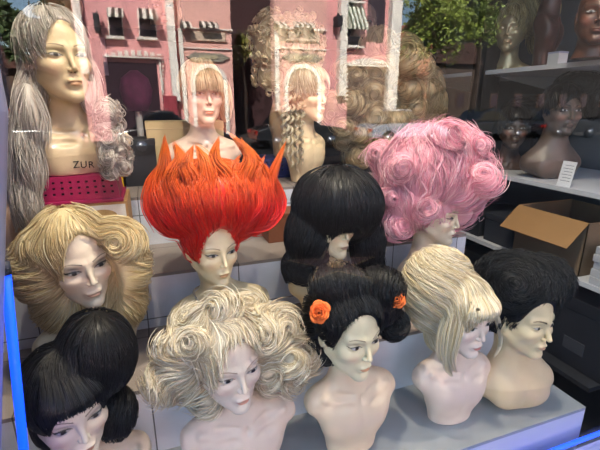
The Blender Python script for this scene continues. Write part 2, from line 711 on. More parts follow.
class Lobe:
    """one puff of a hairdo: an ellipsoid and the way its hair is combed"""

    def __init__(s, c, r, ax, flow):
        s.c, s.r, s.ax, s.flow = np.asarray(c, float), np.asarray(r, float), ax, flow

    def d(s, p):
        q = np.stack([(p - s.c) @ a for a in s.ax], -1)
        return ell(q, (0, 0, 0), s.r)

    def f(s, p):
        k = s.flow[0]
        if k == 'dir':
            v = sum(w * a for w, a in zip(s.flow[1], s.ax))
            return np.broadcast_to(nrm(np.asarray(v)), p.shape)
        if k == 'swirl':                              # about the line of sight
            q = p - s.c
            q = q - (q @ s.ax[2])[:, None] * s.ax[2]
            return nrm(np.cross(s.ax[2] * s.flow[1], q) - q * .28)
        if k == 'roll':                               # about an axis given in right, up, towards
            v = sum(w * a for w, a in zip(s.flow[1], s.ax))
            return nrm(np.cross(nrm(np.asarray(v)), p - s.c))
        if k == 'from':                               # away from a point
            return nrm(p - s.flow[1])
        return np.broadcast_to(np.array([0, 0, -1.0]), p.shape)


class Wig:
    def __init__(s, m, name, label, pal, group=None, cat='wig', rough=.36, hair='hair'):
        s.m, s.pal = m, pal
        s.lobes = []
        s.k = .010
        s.face = None
        s.root = empty(name, m['O'])
        tag(s.root, label, cat, group)
        s.mat = mat(hair, pal[0], rough=rough, spec=.5, attr=True)

    def hp(s, x, y, z):
        """head space to world"""
        return s.m['O'] + s.m['Rh'] @ (np.array([x, y, z]) * s.m['s'])

    def pt(s, px, py, dY=0.):
        return at(px, py, s.m['Y'] + dY)

    def puff(s, px, py, rx, ry, dY=0., rd=None, flow=('down',), tilt=0.):
        c = s.pt(px, py, dY)
        g = depth(c) / FPX
        r, u, t = frame_at(c)
        a = math.radians(tilt)
        r, u = r * math.cos(a) + u * math.sin(a), u * math.cos(a) - r * math.sin(a)
        rd = (rx + ry) / 2 if rd is None else rd
        if flow[0] == 'out':
            flow = ('from', s.pt(flow[1], flow[2], flow[3] if len(flow) > 3 else dY))
        s.lobes.append(Lobe(c, (rx * g, ry * g, rd * g), (r, u, t), flow))
        return s.lobes[-1]

    def skull(s, grow=.008, flow=None):
        Rh = s.m['Rh']
        sc = s.m['s']
        s.lobes.append(Lobe(s.hp(0, .012, .034), np.array([.074, .096, .088]) * sc + grow, (Rh[:, 0], Rh[:, 1], Rh[:, 2]),
                            flow or ('from', s.hp(0, .02, .16))))

    def hairline(s, z=.055, w=.055, low=-.16, y=-.10, ry=.075, x=0.):
        """keeps the face free: nothing grows in front of it below z"""
        s.face = (np.array([x, y, (z + low) / 2]), np.array([w, ry, (z - low) / 2]))

    def brushed(s, x=0., y=-.10, z=-.01):
        return ('from', s.hp(x, y, z))

    def curl_puffs(s, n, rpx, keep=None, out=.35, tilt=.5):
        """small rolled curls standing out all over the puffs laid so far"""
        v, f, c = s.base(.008, 0)
        g = s.grad(v.astype(float))
        ok = (g * nrm(CAM - v)).sum(1) > -.55
        if keep is not None:
            ok &= keep(v)
        v, g = v[ok].astype(float), g[ok]
        done = []
        for i in rng.permutation(len(v)):
            rr = rng.uniform(*rpx) * depth(v[i]) / FPX
            if any(np.linalg.norm(v[i] - q) < (rr + qr) * .82 for q, qr in done):
                continue
            if s.face is not None and s.dface(v[i][None])[0] < rr * .75:
                continue
            done.append((v[i], rr))
            if len(done) >= n:
                break
        for q, rr in done:
            gg = s.grad(q[None])[0]
            t = nrm(nrm(CAM - q) + gg * .3 + rng.normal(0, tilt, 3))
            r = nrm(np.cross(np.array([0, 0, 1.0]), t))
            s.lobes.append(Lobe(q + gg * rr * out, (rr, rr * rng.uniform(.65, 1.2), rr * .9), (r, np.cross(t, r), t), ('swirl', rng.choice([-1, 1]))))

    def headspace(s, p):
        return ((p - s.m['O']) @ s.m['Rh']) / s.m['s']

    def dface(s, p):
        return ell(s.headspace(p), s.face[0], s.face[1]) * s.m['s']

    def sdf(s, p):
        d = None
        for L in s.lobes:
            e = L.d(p)
            d = e if d is None else smin(d, e, s.k)
        if s.face is not None:
            d = smax(d, -s.dface(p), .012)
        return d

    def grad(s, p):
        h = .002
        e = np.eye(3) * h
        return nrm(np.stack([s.sdf(p + e[i]) - s.sdf(p - e[i]) for i in range(3)], -1))

    def flow(s, p):
        ds = np.stack([L.d(p) for L in s.lobes], 0)
        w = np.exp(-(ds - ds.min(0)) / .010)
        v = sum(w[i][:, None] * L.f(p) for i, L in enumerate(s.lobes))
        return v

    def base(s, h=.005, grow=-.004):
        C = np.array([L.c for L in s.lobes])
        R = np.array([L.r.max() for L in s.lobes])[:, None]
        lo, hi = (C - R).min(0) - .01, (C + R).max(0) + .01
        v, f = mesh_sdf(lambda p: s.sdf(p) - grow, lo, hi, h)
        s.bv = v
        c = strand_cols(1, 1, s.pal[:1], 0)[0, 0]
        s.bc = np.tile(c, (len(v), 1))
        return v, f, s.bc

    def comb(s, n, length=.10, K=14, r=.0013, lift=.003, frizz=0., curl=0., freq=40., jit=.17, pal=None, droop=0., spread=.004, vis=True, sub=None, tipcol=None, cull=-.002):
        """strands that follow the combing over the surface"""
        bv = s.bv
        if sub is not None:
            bv = bv[sub(bv)]
        if vis:                                        # denser on the side the window shows, still all round
            g = s.grad(bv.astype(float))
            wv = (g * nrm(CAM - bv)).sum(1)
            pr = np.where(wv > -.15, 1.0, .25)
            pick = rng.choice(len(bv), n, p=pr / pr.sum())
        else:
            pick = rng.integers(0, len(bv), n)
        p = bv[pick].astype(float) + rng.normal(0, .002, (n, 3))
        L = length * (0.55 + 0.75 * rng.random(n))[:, None]
        off = rng.random(n) * spread
        fl = lift * rng.random(n) ** 2
        wob = rng.normal(0, 1, (n, 3))
        out_ = []
        nz = rng.normal(0, 1, (n, 3))
        for k in range(K):
            t = k / (K - 1)
            g = s.grad(p)
            p = p - g * (s.sdf(p) - off - fl * t * 2)[:, None]
            out_.append(p.copy())
            v = s.flow(p)
            v = v + wob * .12
            if frizz:
                nz = .7 * nz + rng.normal(0, .7, (n, 3))
                v = v + nz * frizz
            if droop:
                v = v + np.array([0, 0, -droop * t])
            v = v - g * (v * g).sum(1, keepdims=True)
            p = p + nrm(v) * L / (K - 1)
        P = np.stack(out_, 1)
        if curl:
            T = nrm(np.gradient(P, axis=1))
            a = nrm(np.cross(T, np.array([.3, .5, .8])))
            b = np.cross(T, a)
            ph = rng.random((n, 1)) * 6.28 + np.linspace(0, 1, K)[None] * L * freq * 6.28 / .1
            P = P + curl * (a * np.cos(ph)[..., None] + b * np.sin(ph)[..., None])
        R = np.tile(taper_r(K, r), (n, 1)) * (0.6 + 0.8 * rng.random((n, 1)))
        if s.face is not None:
            ins = (s.dface(P.reshape(-1, 3)) < cull).reshape(n, K)
            R = np.where(np.maximum.accumulate(ins, 1), 1e-5, R)
        c = strand_cols(n, K, pal or s.pal, jit)
        if tipcol is not None:
            c = tipcol(P, c)
        return tubes(P, R, c)

    def bundle(s, path, n=24, width=.012, wtip=.2, K=18, r=.0013, pal=None, jit=.16, wave=0., flat=1.0, tipcol=None, over=.12, wroot=1.0):
        """a lock: strands running together along a path and closing at its tip"""
        path = np.asarray(path, float)
        u = np.linspace(0, len(path) - 1, K)
        # Catmull-Rom through the path
        i = np.clip(u.astype(int), 0, len(path) - 2)
        f = (u - i)[:, None]
        pm, p0, p1, p2 = path[np.maximum(i - 1, 0)], path[i], path[i + 1], path[np.minimum(i + 2, len(path) - 1)]
        C = .5 * (2 * p0 + (p1 - pm) * f + (2 * pm - 5 * p0 + 4 * p1 - p2) * f ** 2 + (3 * p0 - pm - 3 * p1 + p2) * f ** 3)
        T = nrm(np.gradient(C, axis=0))
        view = nrm(CAM - C)
        a = nrm(np.cross(T, view))
        b = np.cross(T, a)
        th = rng.random(n) * 6.28
        rr = np.sqrt(rng.random(n))
        t = np.linspace(0, 1, K)
        w = width * np.interp(t, [0, .3, .7, 1], [wroot, 1, .75, wtip])
        sw = 1 + wave * np.sin(t[None] * 9 + rng.random((n, 1)) * 6)
        P = C[None] + (a[None] * (rr * np.cos(th))[:, None, None] + b[None] * (flat * rr * np.sin(th))[:, None, None]) * (w[None] * sw)[..., None]
        P = P + T[None] * (rng.normal(0, over * width, (n, 1, 1)))
        R = np.tile(taper_r(K, r), (n, 1)) * (.6 + .8 * rng.random((n, 1)))
        c = strand_cols(n, K, pal or s.pal, jit)
        if tipcol is not None:
            c = tipcol(P, c)
        return tubes(P, R, c)

    def ringlet(s, path, turns, rad, n=16, width=.006, r=.0013, rtip=.7, **kw):
        """a hanging corkscrew curl along a path"""
        path = np.asarray(path, float)
        K = int(turns * 9) + 2
        u = np.linspace(0, len(path) - 1, K)
        i = np.clip(u.astype(int), 0, len(path) - 2)
        f = (u - i)[:, None]
        C = path[i] * (1 - f) + path[i + 1] * f
        T = nrm(np.gradient(C, axis=0))
        a = nrm(np.cross(T, np.array([.2, .9, .1])))
        b = np.cross(T, a)
        ph = np.linspace(0, turns * 6.283, K) + rng.random() * 6.28
        rd = rad * np.linspace(1, rtip, K)
        H = C + (a * np.cos(ph)[:, None] + b * np.sin(ph)[:, None]) * rd[:, None]
        th = rng.random(n) * 6.28
        rr = np.sqrt(rng.random(n)) * width
        P = H[None] + (T[None] * (rr * np.cos(th))[:, None, None] + nrm(H - C)[None] * (rr * np.sin(th))[:, None, None] * .5)
        R = np.tile(taper_r(K, r), (n, 1))
        return tubes(P, R, strand_cols(n, K, kw.get('pal') or s.pal, .12))

    def part(s, name, pieces, label=None):
        v, f, c = join(pieces)
        o = mesh_obj(name, v - s.m['O'], f, s.mat, s.root, smooth=True, cols=c)
        if label:
            o['label'] = label
        return o
# ------------------------------------------------------------------ the shop
m_dark = mat('dark_wall', '2b2a2d', .8, noise=.1, nscale=3)
m_grey = mat('shelf_wall', '565960', .7, noise=.08, nscale=3)
m_shelf = mat('shelf_board', 'b9bcc2', .45, noise=.04)
m_floor = mat('shop_floor', '3a3634', .6, noise=.15, nscale=6)
m_ceil = mat('ceiling_paint', '8c8a88', .8)
m_front = mat('shopfront_paint', '7c7f88', .6, noise=.05)
m_alu = mat('frame_paint', '8f93ae', .45, noise=.04)
XL, XR, YB, ZT = -.62, 2.45, 3.1, 2.95
struct('floor', MB().box(XL - .1, XR + .1, .70, YB, -.06, .0), m_floor)
struct('ceiling', MB().box(XL - .1, XR + .1, .62, YB + .1, ZT, ZT + .12), m_ceil)
struct('wall_back', MB().box(XL - .1, XR + .1, YB, YB + .1, 0, ZT), m_dark)
struct('wall_left', MB().box(XL - .1, XL, .78, YB, 0, ZT), m_dark)
struct('wall_right', MB().box(XR, XR + .1, .66, YB, 0, ZT), m_grey)
WX0, WX1, WZ0, WZ1 = -.44, XR - .04, .46, 2.80
fr = MB()
fr.box(-9, -.46, .62, .72, 0, ZT).box(XR, 9, .62, .72, 0, ZT).box(-.46, XR, .62, .72, 0, WZ0 - .05).box(-.46, XR, .62, .72, WZ1 + .05, ZT)
struct('wall_front', fr, m_front)
struct('wall_upper', MB().box(-9, 9, .62, 6, ZT + .12, 8.6), m_front)          # storeys above the shop
wf = MB().prism([(-.46, WZ0 - .05), (-.40, WZ0 - .05), (-.184, 1.54), (-.184, WZ1 + .05), (-.46, WZ1 + .05)], .66, .712, 'y').box(WX1, XR, .66, .712, WZ0 - .05, WZ1 + .05)
wf.box(-.40, WX1, .66, .712, WZ0 - .05, WZ0).box(-.184, WX1, .66, .712, WZ1, WZ1 + .05)
wfo = struct('window_frame', wf, m_alu)
gp = tag(MB().box(WX0 + .01, WX1 + .01, GLASS_Y - .004, GLASS_Y + .004, WZ0 - .01, WZ1 + .01).build('window_1', glass_mat()), kind='structure')

# tiled display steps
m_r2 = tile_mat('riser_tile', 'd3dbea', '6d7078', .335, .30, 'xz', (-.27, .09))
m_t2 = tile_mat('tread_tile', '8d8480', '4d4846', .335, .34, 'xy', (-.27, .0), rough=.5)
m_plat = mat('platform_top_paint', '9a9fa3', .42, noise=.10, nscale=7)
m_platf = mat('platform_front_paint', 'c9cede', .45, noise=.06, nscale=5)
SX0, SX1 = XL + .005, 1.325


def step(y0, y1, z, mt, mr, label, x1=SX1):
    r = empty('display_step', ((SX0 + x1) / 2, y0, 0))
    tag(r, label, 'display step', 'tiled display steps')
    ox = (SX0 + x1) / 2
    MB().box(SX0 - ox, x1 - ox, 0, y1 - y0, 0, z - .012).build('riser', mr, r)
    MB().box(SX0 - ox, x1 - ox, 0, y1 - y0, z - .012, z).build('tread', mt, r)


ZA, ZB, ZC, ZD = .55, .775, .98, 1.187
step(.770, 1.073, ZA, m_plat, m_platf, 'lowest grey display platform right behind the glass, front busts on it')
step(1.0735, 1.42, ZB, m_t2, m_r2, 'second tiled step, carrying the red flame wig bust')
step(1.4205, 1.755, ZC, m_t2, m_r2, 'third tiled step, with the magenta basket box on its left end')
step(1.7555, 2.75, ZD, m_t2, m_r2, 'highest tiled step at the back, carrying the fringed bob bust')

# black upright panel closing the right end of the steps
p0, p1 = at(472, 130, 1.95), at(492, 130, 1.95)
struct('partition', MB().box(p0[0], p1[0] + .01, 1.95, 2.0, 0, ZT), mat('black_panel', '0c0b0d', .6))

# shelves on the right-hand wall
SH = [(EYE + .18, 1.815), (EYE - .37, 1.79), (EYE - .75, 1.735)]
for i, (z, x0) in enumerate(SH):
    r = empty('wall_shelf', (x0, 1.0, z))
    tag(r, ['uppermost pale wall shelf at the right, bronze head standing on it',
            'middle pale wall shelf at the right, two dark-haired heads on it',
            'lowest pale wall shelf at the right, open carton standing on it'][i], 'shelf', 'pale shelves on the right-hand wall')
    MB().box(0, XR - .003 - x0, 0, 1.72, -.022, 0).build('board', m_shelf, r)
    br_ = MB()
    for yy in (.25, .95, 1.6):
        br_ = MB().prism([(.06, -.024), (XR - .004 - x0, -.024), (XR - .004 - x0, -.12)], yy, yy + .012, 'y')
        br_.build('bracket', m_shelf, r)

# neon strip round the inside of the window
m_neon = mat('neon_blue', '0a4dff', .4, emit=1.3)
m_neon.node_tree.nodes['Principled BSDF'].inputs['Emission Color'].default_value = (.003, .055, 1.0, 1)
nl = empty('neon_tube', (-.233, .722, 1.292))
tag(nl, 'upright blue neon tube along the left edge of the window', 'neon light', 'blue neon tubes')
MB().tube([(0, 0, 0), (-.030, 0, -.33), (-.062, 0, -.72)], .0075, 12).build('glowing_tube', m_neon, nl, True)
MB().tube([(0, 0, .0), (0, 0, .02)], .009, 12).build('end_cap', mat('neon_cap', '2a2d3a', .5), nl, True)
nb = empty('neon_tube', (.2, .724, .474))
tag(nb, 'level blue neon tube along the bottom edge of the window', 'neon light', 'blue neon tubes')
MB().tube([(-.38, 0, -.02), (.6, 0, -.002), (1.75, 0, .0)], .0075, 12).build('glowing_tube', m_neon, nb, True)
MB().tube([(1.75, 0, 0), (1.77, 0, 0)], .009, 12).build('end_cap', mat('neon_cap', '2a2d3a', .5), nb, True)

# ceiling spot lamps over the steps
m_lamp = mat('lamp_housing', 'd8d6d0', .5)
m_bulb = mat('lamp_bulb', 'fff2dc', .5, emit=4.0)
for i, (x, y) in enumerate(((.0, .86), (.55, .86), (1.1, .86))):
    r = empty('ceiling_spotlight', (x, y, ZT))
    tag(r, 'white spotlight on the ceiling above the %s end of the steps' % ('left', 'middle', 'right')[i] if i != 1 else 'white spotlight on the ceiling above the middle of the steps', 'ceiling light', 'ceiling spotlights')
    MB().tube([(0, 0, 0), (0, 0, -.10)], .045, 20).build('housing', m_lamp, r, True)
    MB().tube([(0, 0, -.10), (0, 0, -.106)], .036, 20).build('bulb', m_bulb, r, True)
    ld = bpy.data.lights.new('spot_lamp', 'SPOT')
    ld.energy = LAMP_W
    ld.color = (1.0, .86, .66)
    ld.spot_size = math.radians(105)
    ld.spot_blend = .7
    ld.shadow_soft_size = .04
    lo_ = bpy.data.objects.new('spot_lamp', ld)
    COL.objects.link(lo_)
    lo_.parent = r
    lo_.location = (0, 0, -.115)
    lo_.rotation_euler = (math.radians(8), 0, 0)

# ------------------------------------------------------------------ the street, mirrored in the glass
FV = 20.0                                              # how far behind the glass plane's camera the mirrored house fronts appear
FY = 2 * GLASS_Y - FV


def fx(px, py, V=FV):
    p = at(px, py, V)
    return p[0], p[2]


def fbox(mb, px0, py0, px1, py1, out0, out1, V=FV):
    """a box on the house front between two picture places, standing out from it by out0..out1"""
    pm = (max(py0, 0) + min(py1, 105)) / 2
    x0, x1 = fx(px0, pm, V)[0], fx(px1, pm, V)[0]
    z1, z0 = fx(px0, py0, V)[1], fx(px1, py1, V)[1]
    y = 2 * GLASS_Y - V
    return mb.box(min(x0, x1), max(x0, x1), y + out0, y + out1, min(z0, z1), max(z0, z1))


m_walk = mat('pavement_terrazzo', '161516', .85, spec=.1, noise=.2, nscale=40)
m_road = mat('asphalt', '222226', .95, spec=.1, noise=.2, nscale=8)
m_farw = mat('far_pavement', '3c3937', .9, noise=.1)
struct('ground', MB().box(-60, 60, -80, .62, -.30, -.16), m_road)
struct('pavement', MB().box(-30, 30, -4.2, .62, -.16, 0), m_walk)
struct('pavement_far', MB().box(-40, 40, -21, -15.6, -.16, 0), m_farw)
# brass-edged star in the pavement
sx, sy = 1.639, -2.109
st = empty('pavement_star', (sx, sy, 0))
tag(st, 'pink five-pointed star with brass edge set in the dark pavement', 'pavement star')


def star(R, r, a0):
    return [((R if i % 2 == 0 else r) * math.cos(a0 + i * math.pi / 5), (R if i % 2 == 0 else r) * math.sin(a0 + i * math.pi / 5)) for i in range(10)]


A0 = math.radians(-76)
MB().prism(star(.49, .190, A0), 0, .004, 'z').build('brass_edge', mat('brass', 'd8b878', .45, metal=.6), st)
MB().prism(star(.455, .174, A0), 0, .006, 'z').build('pink_field', mat('pink_terrazzo', '7a544c', .8, noise=.2, nscale=60), st)
MB().tube([(0, .03, 0), (0, .03, .008)], .085, 24).build('emblem', MATS['brass'], st)

m_pink = mat('pink_stucco', 'e6a3a2', .9, noise=.06, nscale=.6)
m_pink2 = mat('salmon_stucco', 'e8b0a4', .9, noise=.06, nscale=.6)
m_white = mat('white_trim', 'efe6dc', .8)
m_win = mat('dark_window', '3a2b33', .25, spec=.5)
m_iron = mat('dark_iron', '26242a', .6)
m_brick = mat('door_brick', 'a5604e', .9, noise=.15, nscale=3)
m_sign = mat('sign_board', '8e8577', .7)
m_awn = stripe_mat('striped_canvas', 'ece5d8', '4c4138', .26)
m_awng = stripe_mat('striped_green_canvas', 'dfe0cf', '3f4f3c', .22)


def window(parent, x0, y0, x1, y1, aw=None, am=None, cx=0):
    """window with frame, pane, sill and a striped awning down to picture height aw"""
    f = fbox(MB(), x0, y0, x1, y1, .0, .10).build('window_frame', m_white, parent)
    fbox(MB(), x0 + 1.2, y0 + 1.2, x1 - 1.2, y1 - 1, .05, .13).build('pane', m_win, f)
    fbox(MB(), x0 - 1.5, y1, x1 + 1.5, y1 + 3.0, .0, .35).build('sill', m_white, f)
    rl = MB()
    for q in np.linspace(x0, x1, 7):
        fbox(rl, q - .2, y1 - 7, q + .2, y1, .28, .31)
    fbox(rl, x0, y1 - 7.5, x1, y1 - 7, .28, .31)
    rl.build('railing', m_iron, f)
    if aw:
        xa, za = fx(x0 - 1, y0 - 2)
        xb, zb = fx(x1 + 1, aw)
        MB().prism([(FY + .02, za), (FY + .02, zb), (FY + .85, zb - .12), (FY + .85, zb)], xa, xb, 'x').build('awning', am or m_awn, f)


def arch(parent, cx, top, hw, base, ringw):
    """round-headed doorway with a white surround and a brick lower part"""
    x0, zt = fx(cx - hw, top)
    x1, _ = fx(cx + hw, top)
    _, zb = fx(cx, base)
    r1 = (x1 - x0) / 2
    c = (x0 + x1) / 2
    zc = zt - r1
    r0 = r1 - ringw
    poly = [(c + r1 * math.cos(a), zc + r1 * math.sin(a)) for a in np.linspace(0, math.pi, 17)]
    outer = [(c + r1, zb)] + poly + [(c - r1, zb)]
    inner = [(c - r0, zb)] + [(c - r0 * math.cos(a), zc + r0 * math.sin(a)) for a in np.linspace(0, math.pi, 17)] + [(c + r0, zb)]
    n = len(outer)
    v = [(p[0], FY + .18, p[1]) for p in outer] + [(p[0], FY + .18, p[1]) for p in inner[::-1]]
    v += [(p[0], FY, p[1]) for p in outer] + [(p[0], FY, p[1]) for p in inner[::-1]]
    f = []
    for i in range(n - 1):
        f += [(i, i + 1, n + i + 1, n + i), (2 * n + i, 3 * n + i, 3 * n + i + 1, 2 * n + i + 1), (i, 2 * n + i, 2 * n + i + 1, i + 1), (n + i, n + i + 1, 3 * n + i + 1, 3 * n + i)]
    MB().add(v, f).build('arch_surround', m_white, parent)
    MB().prism(inner, FY + .01, FY + .06, 'y').build('arch_door', mat('arch_shade', '8b5a4c', .9), parent)
    MB().prism([(c - r0, zb), (c + r0, zb), (c + r0, zc - .4), (c - r0, zc - .4)], FY + .06, FY + .12, 'y').build('brick_panel', m_brick, parent)


def teeth(parent, x, y0, y1):
    mb = fbox(MB(), x - 1.6, y0, x + .2, y1, 0, .14)
    for q in np.arange(y0 + 1, y1, 4.2):
        fbox(mb, x + .2, q, x + 1.8, q + 2.0, 0, .14)
    mb.build('toothed_trim', m_white, parent)


def pediment(parent, x0, x1, y):
    mb = fbox(MB(), x0, y + 3, x1, y + 6.5, 0, .3)
    for i, q in enumerate(np.linspace(x0 + 3, x1 - 3, 9)):
        h = 4.5 * math.sin((i + .5) / 9 * math.pi) + 1
        fbox(mb, q - 2, y + 3 - h, q + 2, y + 3.2, .05, .2)
    mb.build('pediment', m_white, parent)


def lantern(parent, x, y0, y1):
    mb = fbox(MB(), x - 2.6, y0, x + 2.6, y1, .2, .7)
    fbox(mb, x - .6, y0 - 3, x + .6, y0, .4, .5)
    fbox(mb, x - .8, y0 + 3, x + .8, y0 + 5, 0, .3)
    mb.build('wall_lantern', m_iron, parent)


def bay(parent, cx, flip):
    """middle bay with two small awnings, balcony panel, sign board and arched door"""
    fbox(MB(), cx - 27, -80, cx + 24, 140, -.3, .25).build('bay_wall', m_pink2, parent)
    global FY
    FY += .25
    f0 = fbox(MB(), cx - 25.5, 29.5, cx + 24, 31, .25, .40).build('string_course', m_white, parent)
    fbox(MB(), cx - 25.5, 49, cx + 24, 50.2, .25, .34).build('string_course', m_white, parent)
    fbox(MB(), cx - 27, 30, cx - 23, 140, .25, .38).build('downpipe', m_white, parent)
    for a, b in ((cx - 28, cx - 17), (cx - 9, cx + 9)):
        xa, za = fx(a, 22)
        xb, zb = fx(b, 30)
        MB().prism([(FY, za), (FY, zb), (FY + .6, zb - .05), (FY + .6, zb + .05)], xa, xb, 'x').build('awning', m_awn, parent)
    fbox(MB(), cx - 17, 32, cx + 17, 43, .25, .37).build('balcony_panel', mat('balcony_beige', 'c8ad98', .8), parent)
    x0, z1 = fx(cx - 12, 53.5)
    x1, z0 = fx(cx + 12, 62.5)
    zm = (z0 + z1) / 2
    sg = MB().box(x0, x1, FY, FY + .12, z0, z1).build('sign_board', m_sign, parent)
    MB().box(x0 + .12, x1 - .12, FY + .1, FY + .15, z0 + .1, z1 - .1).build('sign_face', mat('sign_face_paint', 'b5a686', .7), sg)
    for sgn, xx in ((-1, x0), (1, x1)):
        MB().prism([(xx, zm - .22), (xx, zm + .22), (xx + sgn * .42, zm)], FY, FY + .1, 'y').build('pointed_end', m_sign, sg)
    arch(parent, cx, 64, 18, 139, .17)
    FY -= .25


lw = empty('pink_building', (*fx(125, 140)[:1], FY, 0))
tag(lw, 'pink stuccoed building mirrored at the left, bay with round-headed door', 'building', 'pink buildings across the street')
rw = empty('pink_building', (*fx(335, 140)[:1], FY, 0))
tag(rw, 'pink stuccoed building mirrored in the middle, white column at its right end', 'building', 'pink buildings across the street')
_before = set(bpy.data.objects)
for P, kind in ((lw, 0), (rw, 1)):
    if kind == 0:
        w_ = fbox(MB(), 78, -80, 200, 140, -5, 0).build('wall', m_pink, P)
        fbox(MB(), 77.5, -80, 85, 74, 0, .35).build('corner_column', m_white, P)
        fbox(MB(), 168.5, -80, 176, 101, 0, .45).build('corner_column', m_white, P)
        window(P, 108, 9, 123, 37, 18, m_awn)
        window(P, 138, 10, 156, 38, 20, m_awn)
        lantern(P, 98, 16, 34)
        pediment(P, 104, 162, 53)
        fbox(MB(), 106, 62, 158, 140, .02, .05).build('shop_opening', m_win, P)
        teeth(P, 162, 60, 100)
        fbox(MB(), 163, 96, 176, 140, 0, .5).build('column_base', mat('column_base_red', '9a3a45', .8), P)
        bay(P, 207, 0)
    else:
        bay(P, 300, 1)
        fbox(MB(), 300, -80, 396, 140, -5, 0).build('wall', m_pink, P)
        fbox(MB(), 336.5, -80, 343, 96, 0, .45).build('corner_column', m_white, P)
        fbox(MB(), 386, -80, 395.5, 140, 0, .4).build('corner_column', m_white, P)
        window(P, 346, 4, 360, 46, 30, m_awng)
        lantern(P, 334, 18, 28)
        fbox(MB(), 367, -60, 384, 42, .02, .06).build('tall_window', m_win, P)
        pediment(P, 345, 386, 61)
        fbox(MB(), 347, 69, 386, 140, .02, .05).build('shop_opening', m_win, P)
        teeth(P, 345, 68, 100)
        window(P, 347, -30, 361, 2, None)
bpy.context.view_layer.update()
for o in set(bpy.data.objects) - _before:                # parts were laid out in street space
    o_root = o
    if o.parent in (lw, rw):
        o.matrix_parent_inverse = o.parent.matrix_world.inverted()

# dark alley wall between the two buildings
al = fbox(MB(), 200, -160, 330, 140, -6, -5.6).build('alley_building', mat('alley_brick', '3c2426', .9, noise=.2, nscale=1))
tag(al, 'dark brick rear house in the gap between the pink buildings', 'building')


def house(name, label, x0, x1, ytop, yroof, V, wall, roofc, hip=.5):
    xa, zr = fx(x0, yroof, V)
    xb, zt = fx(x1, ytop, V)
    y = 2 * GLASS_Y - V
    r = empty(name, ((xa + xb) / 2, y, 0))
    tag(r, label, 'building', 'houses farther down the street')
    hw = (xb - xa) / 2
    MB().box(-hw, hw, -6, 0, 0, zr).build('wall', mat('stucco_' + wall, wall, .9, noise=.1, nscale=.5), r)
    MB().prism([(-hw - .4, zr - .1), (hw + .4, zr - .1), (hw * hip, zt), (-hw * hip, zt)], -6.4, .5, 'y').build('roof', mat('roof_' + roofc, roofc, .9, noise=.2, nscale=2), r)
    n = max(2, int(hw / 1.6))
    for i in range(n):
        q = -hw + (i + .5) * 2 * hw / n
        wd = MB().box(q - .5, q + .5, 0, .08, 1.2, 2.6).build('window_frame', mat('brown_frame', '5a4438', .8), r)
        MB().box(q - .42, q + .42, .05, .11, 1.28, 2.52).build('pane', m_win, wd)


house('gabled_house', 'small brown gabled house mirrored at the far left under the tree', -25, 26, 45, 66, 30, '6a5242', '5a3a32', .05)
house('tiled_house', 'dim brown house mirrored behind the face of the silver-haired bust', 28, 84, 22, 44, 40, '4a3c34', '3a2c28', .8)
house('tiled_house', 'low terracotta house mirrored right of the pink buildings', 396, 432, 29, 46, 30, 'b5785f', '9a5a48', .9)
house('tiled_house', 'brown roofed long house mirrored under the big green tree', 425, 478, 44, 62, 34, '4e4038', '4a342e', .7)
house('dark_building', 'tall dark flat-roofed building mirrored at the far right', 500, 760, -70, -60, 36, '211d1c', '1c1918', .98)


def tree(name, label, px, py0, py1, hwp, V, leafc, n, seed):
    g = np.random.default_rng(seed)
    cx, zt = fx(px, py0, V)
    _, zb = fx(px, py1, V)
    hw = abs(fx(px + hwp, py0, V)[0] - cx)
    y = 2 * GLASS_Y - V
    r = empty(name, (cx, y, 0))
    tag(r, label, 'tree', 'street trees')
    MB().tube([(0, 0, 0), (.1, 0, zb * .6), (-.1, .1, (zb + zt) / 2)], [.26, .2, .08], 10).build('trunk', mat('bark', '3a2e28', .9, noise=.3), r)
    cen = g.normal(0, .5, (60, 3)) * np.array([hw * .75, hw * .6, (zt - zb) * .5]) + np.array([0, 0, (zt + zb) / 2])
    k = g.integers(0, 60, n)
    p = cen[k] + g.normal(0, .42, (n, 3)) * (hw * .28 + .2)
    a = nrm(g.normal(0, 1, (n, 3)))
    b = nrm(np.cross(a, g.normal(0, 1, (n, 3))))
    s_ = (.10 + .10 * g.random((n, 1)))
    v = np.stack([p - a * s_, p + b * s_ * .5, p + a * s_, p - b * s_ * .5], 1).reshape(-1, 3)
    f = np.arange(n * 4).reshape(n, 4)
    c = np.repeat(np.array(lin(leafc))[None] * (.6 + .8 * g.random((n, 1))), 4, 0)
    mesh_obj('crown', v, f, mat('leaves', leafc, .6, attr=True), r, cols=c)


tree('street_tree', 'tall dark tree mirrored at the upper left corner of the glass', 8, 2, 52, 14, 24, '4a5a34', 2600, 1)
tree('street_tree', 'wide dark tree mirrored behind the silver-haired bust', 52, -30, 62, 26, 34, '38442c', 5200, 6)
tree('street_tree', 'broad bright green tree mirrored right of the pink buildings', 440, -14, 52, 34, 24, '7d8a3a', 5200, 2)
tree('street_tree', 'dark bushy tree mirrored beside the terracotta house', 418, 14, 56, 10, 27, '33452a', 1800, 3)
tree('street_tree', 'young tree mirrored in the gap between the pink buildings', 240, 36, 62, 8, 23, '7c7a36', 500, 4)
tree('street_tree', 'thin olive tree mirrored above the parked cars at the right', 486, -10, 45, 16, 26, '6b7a3a', 1500, 5)


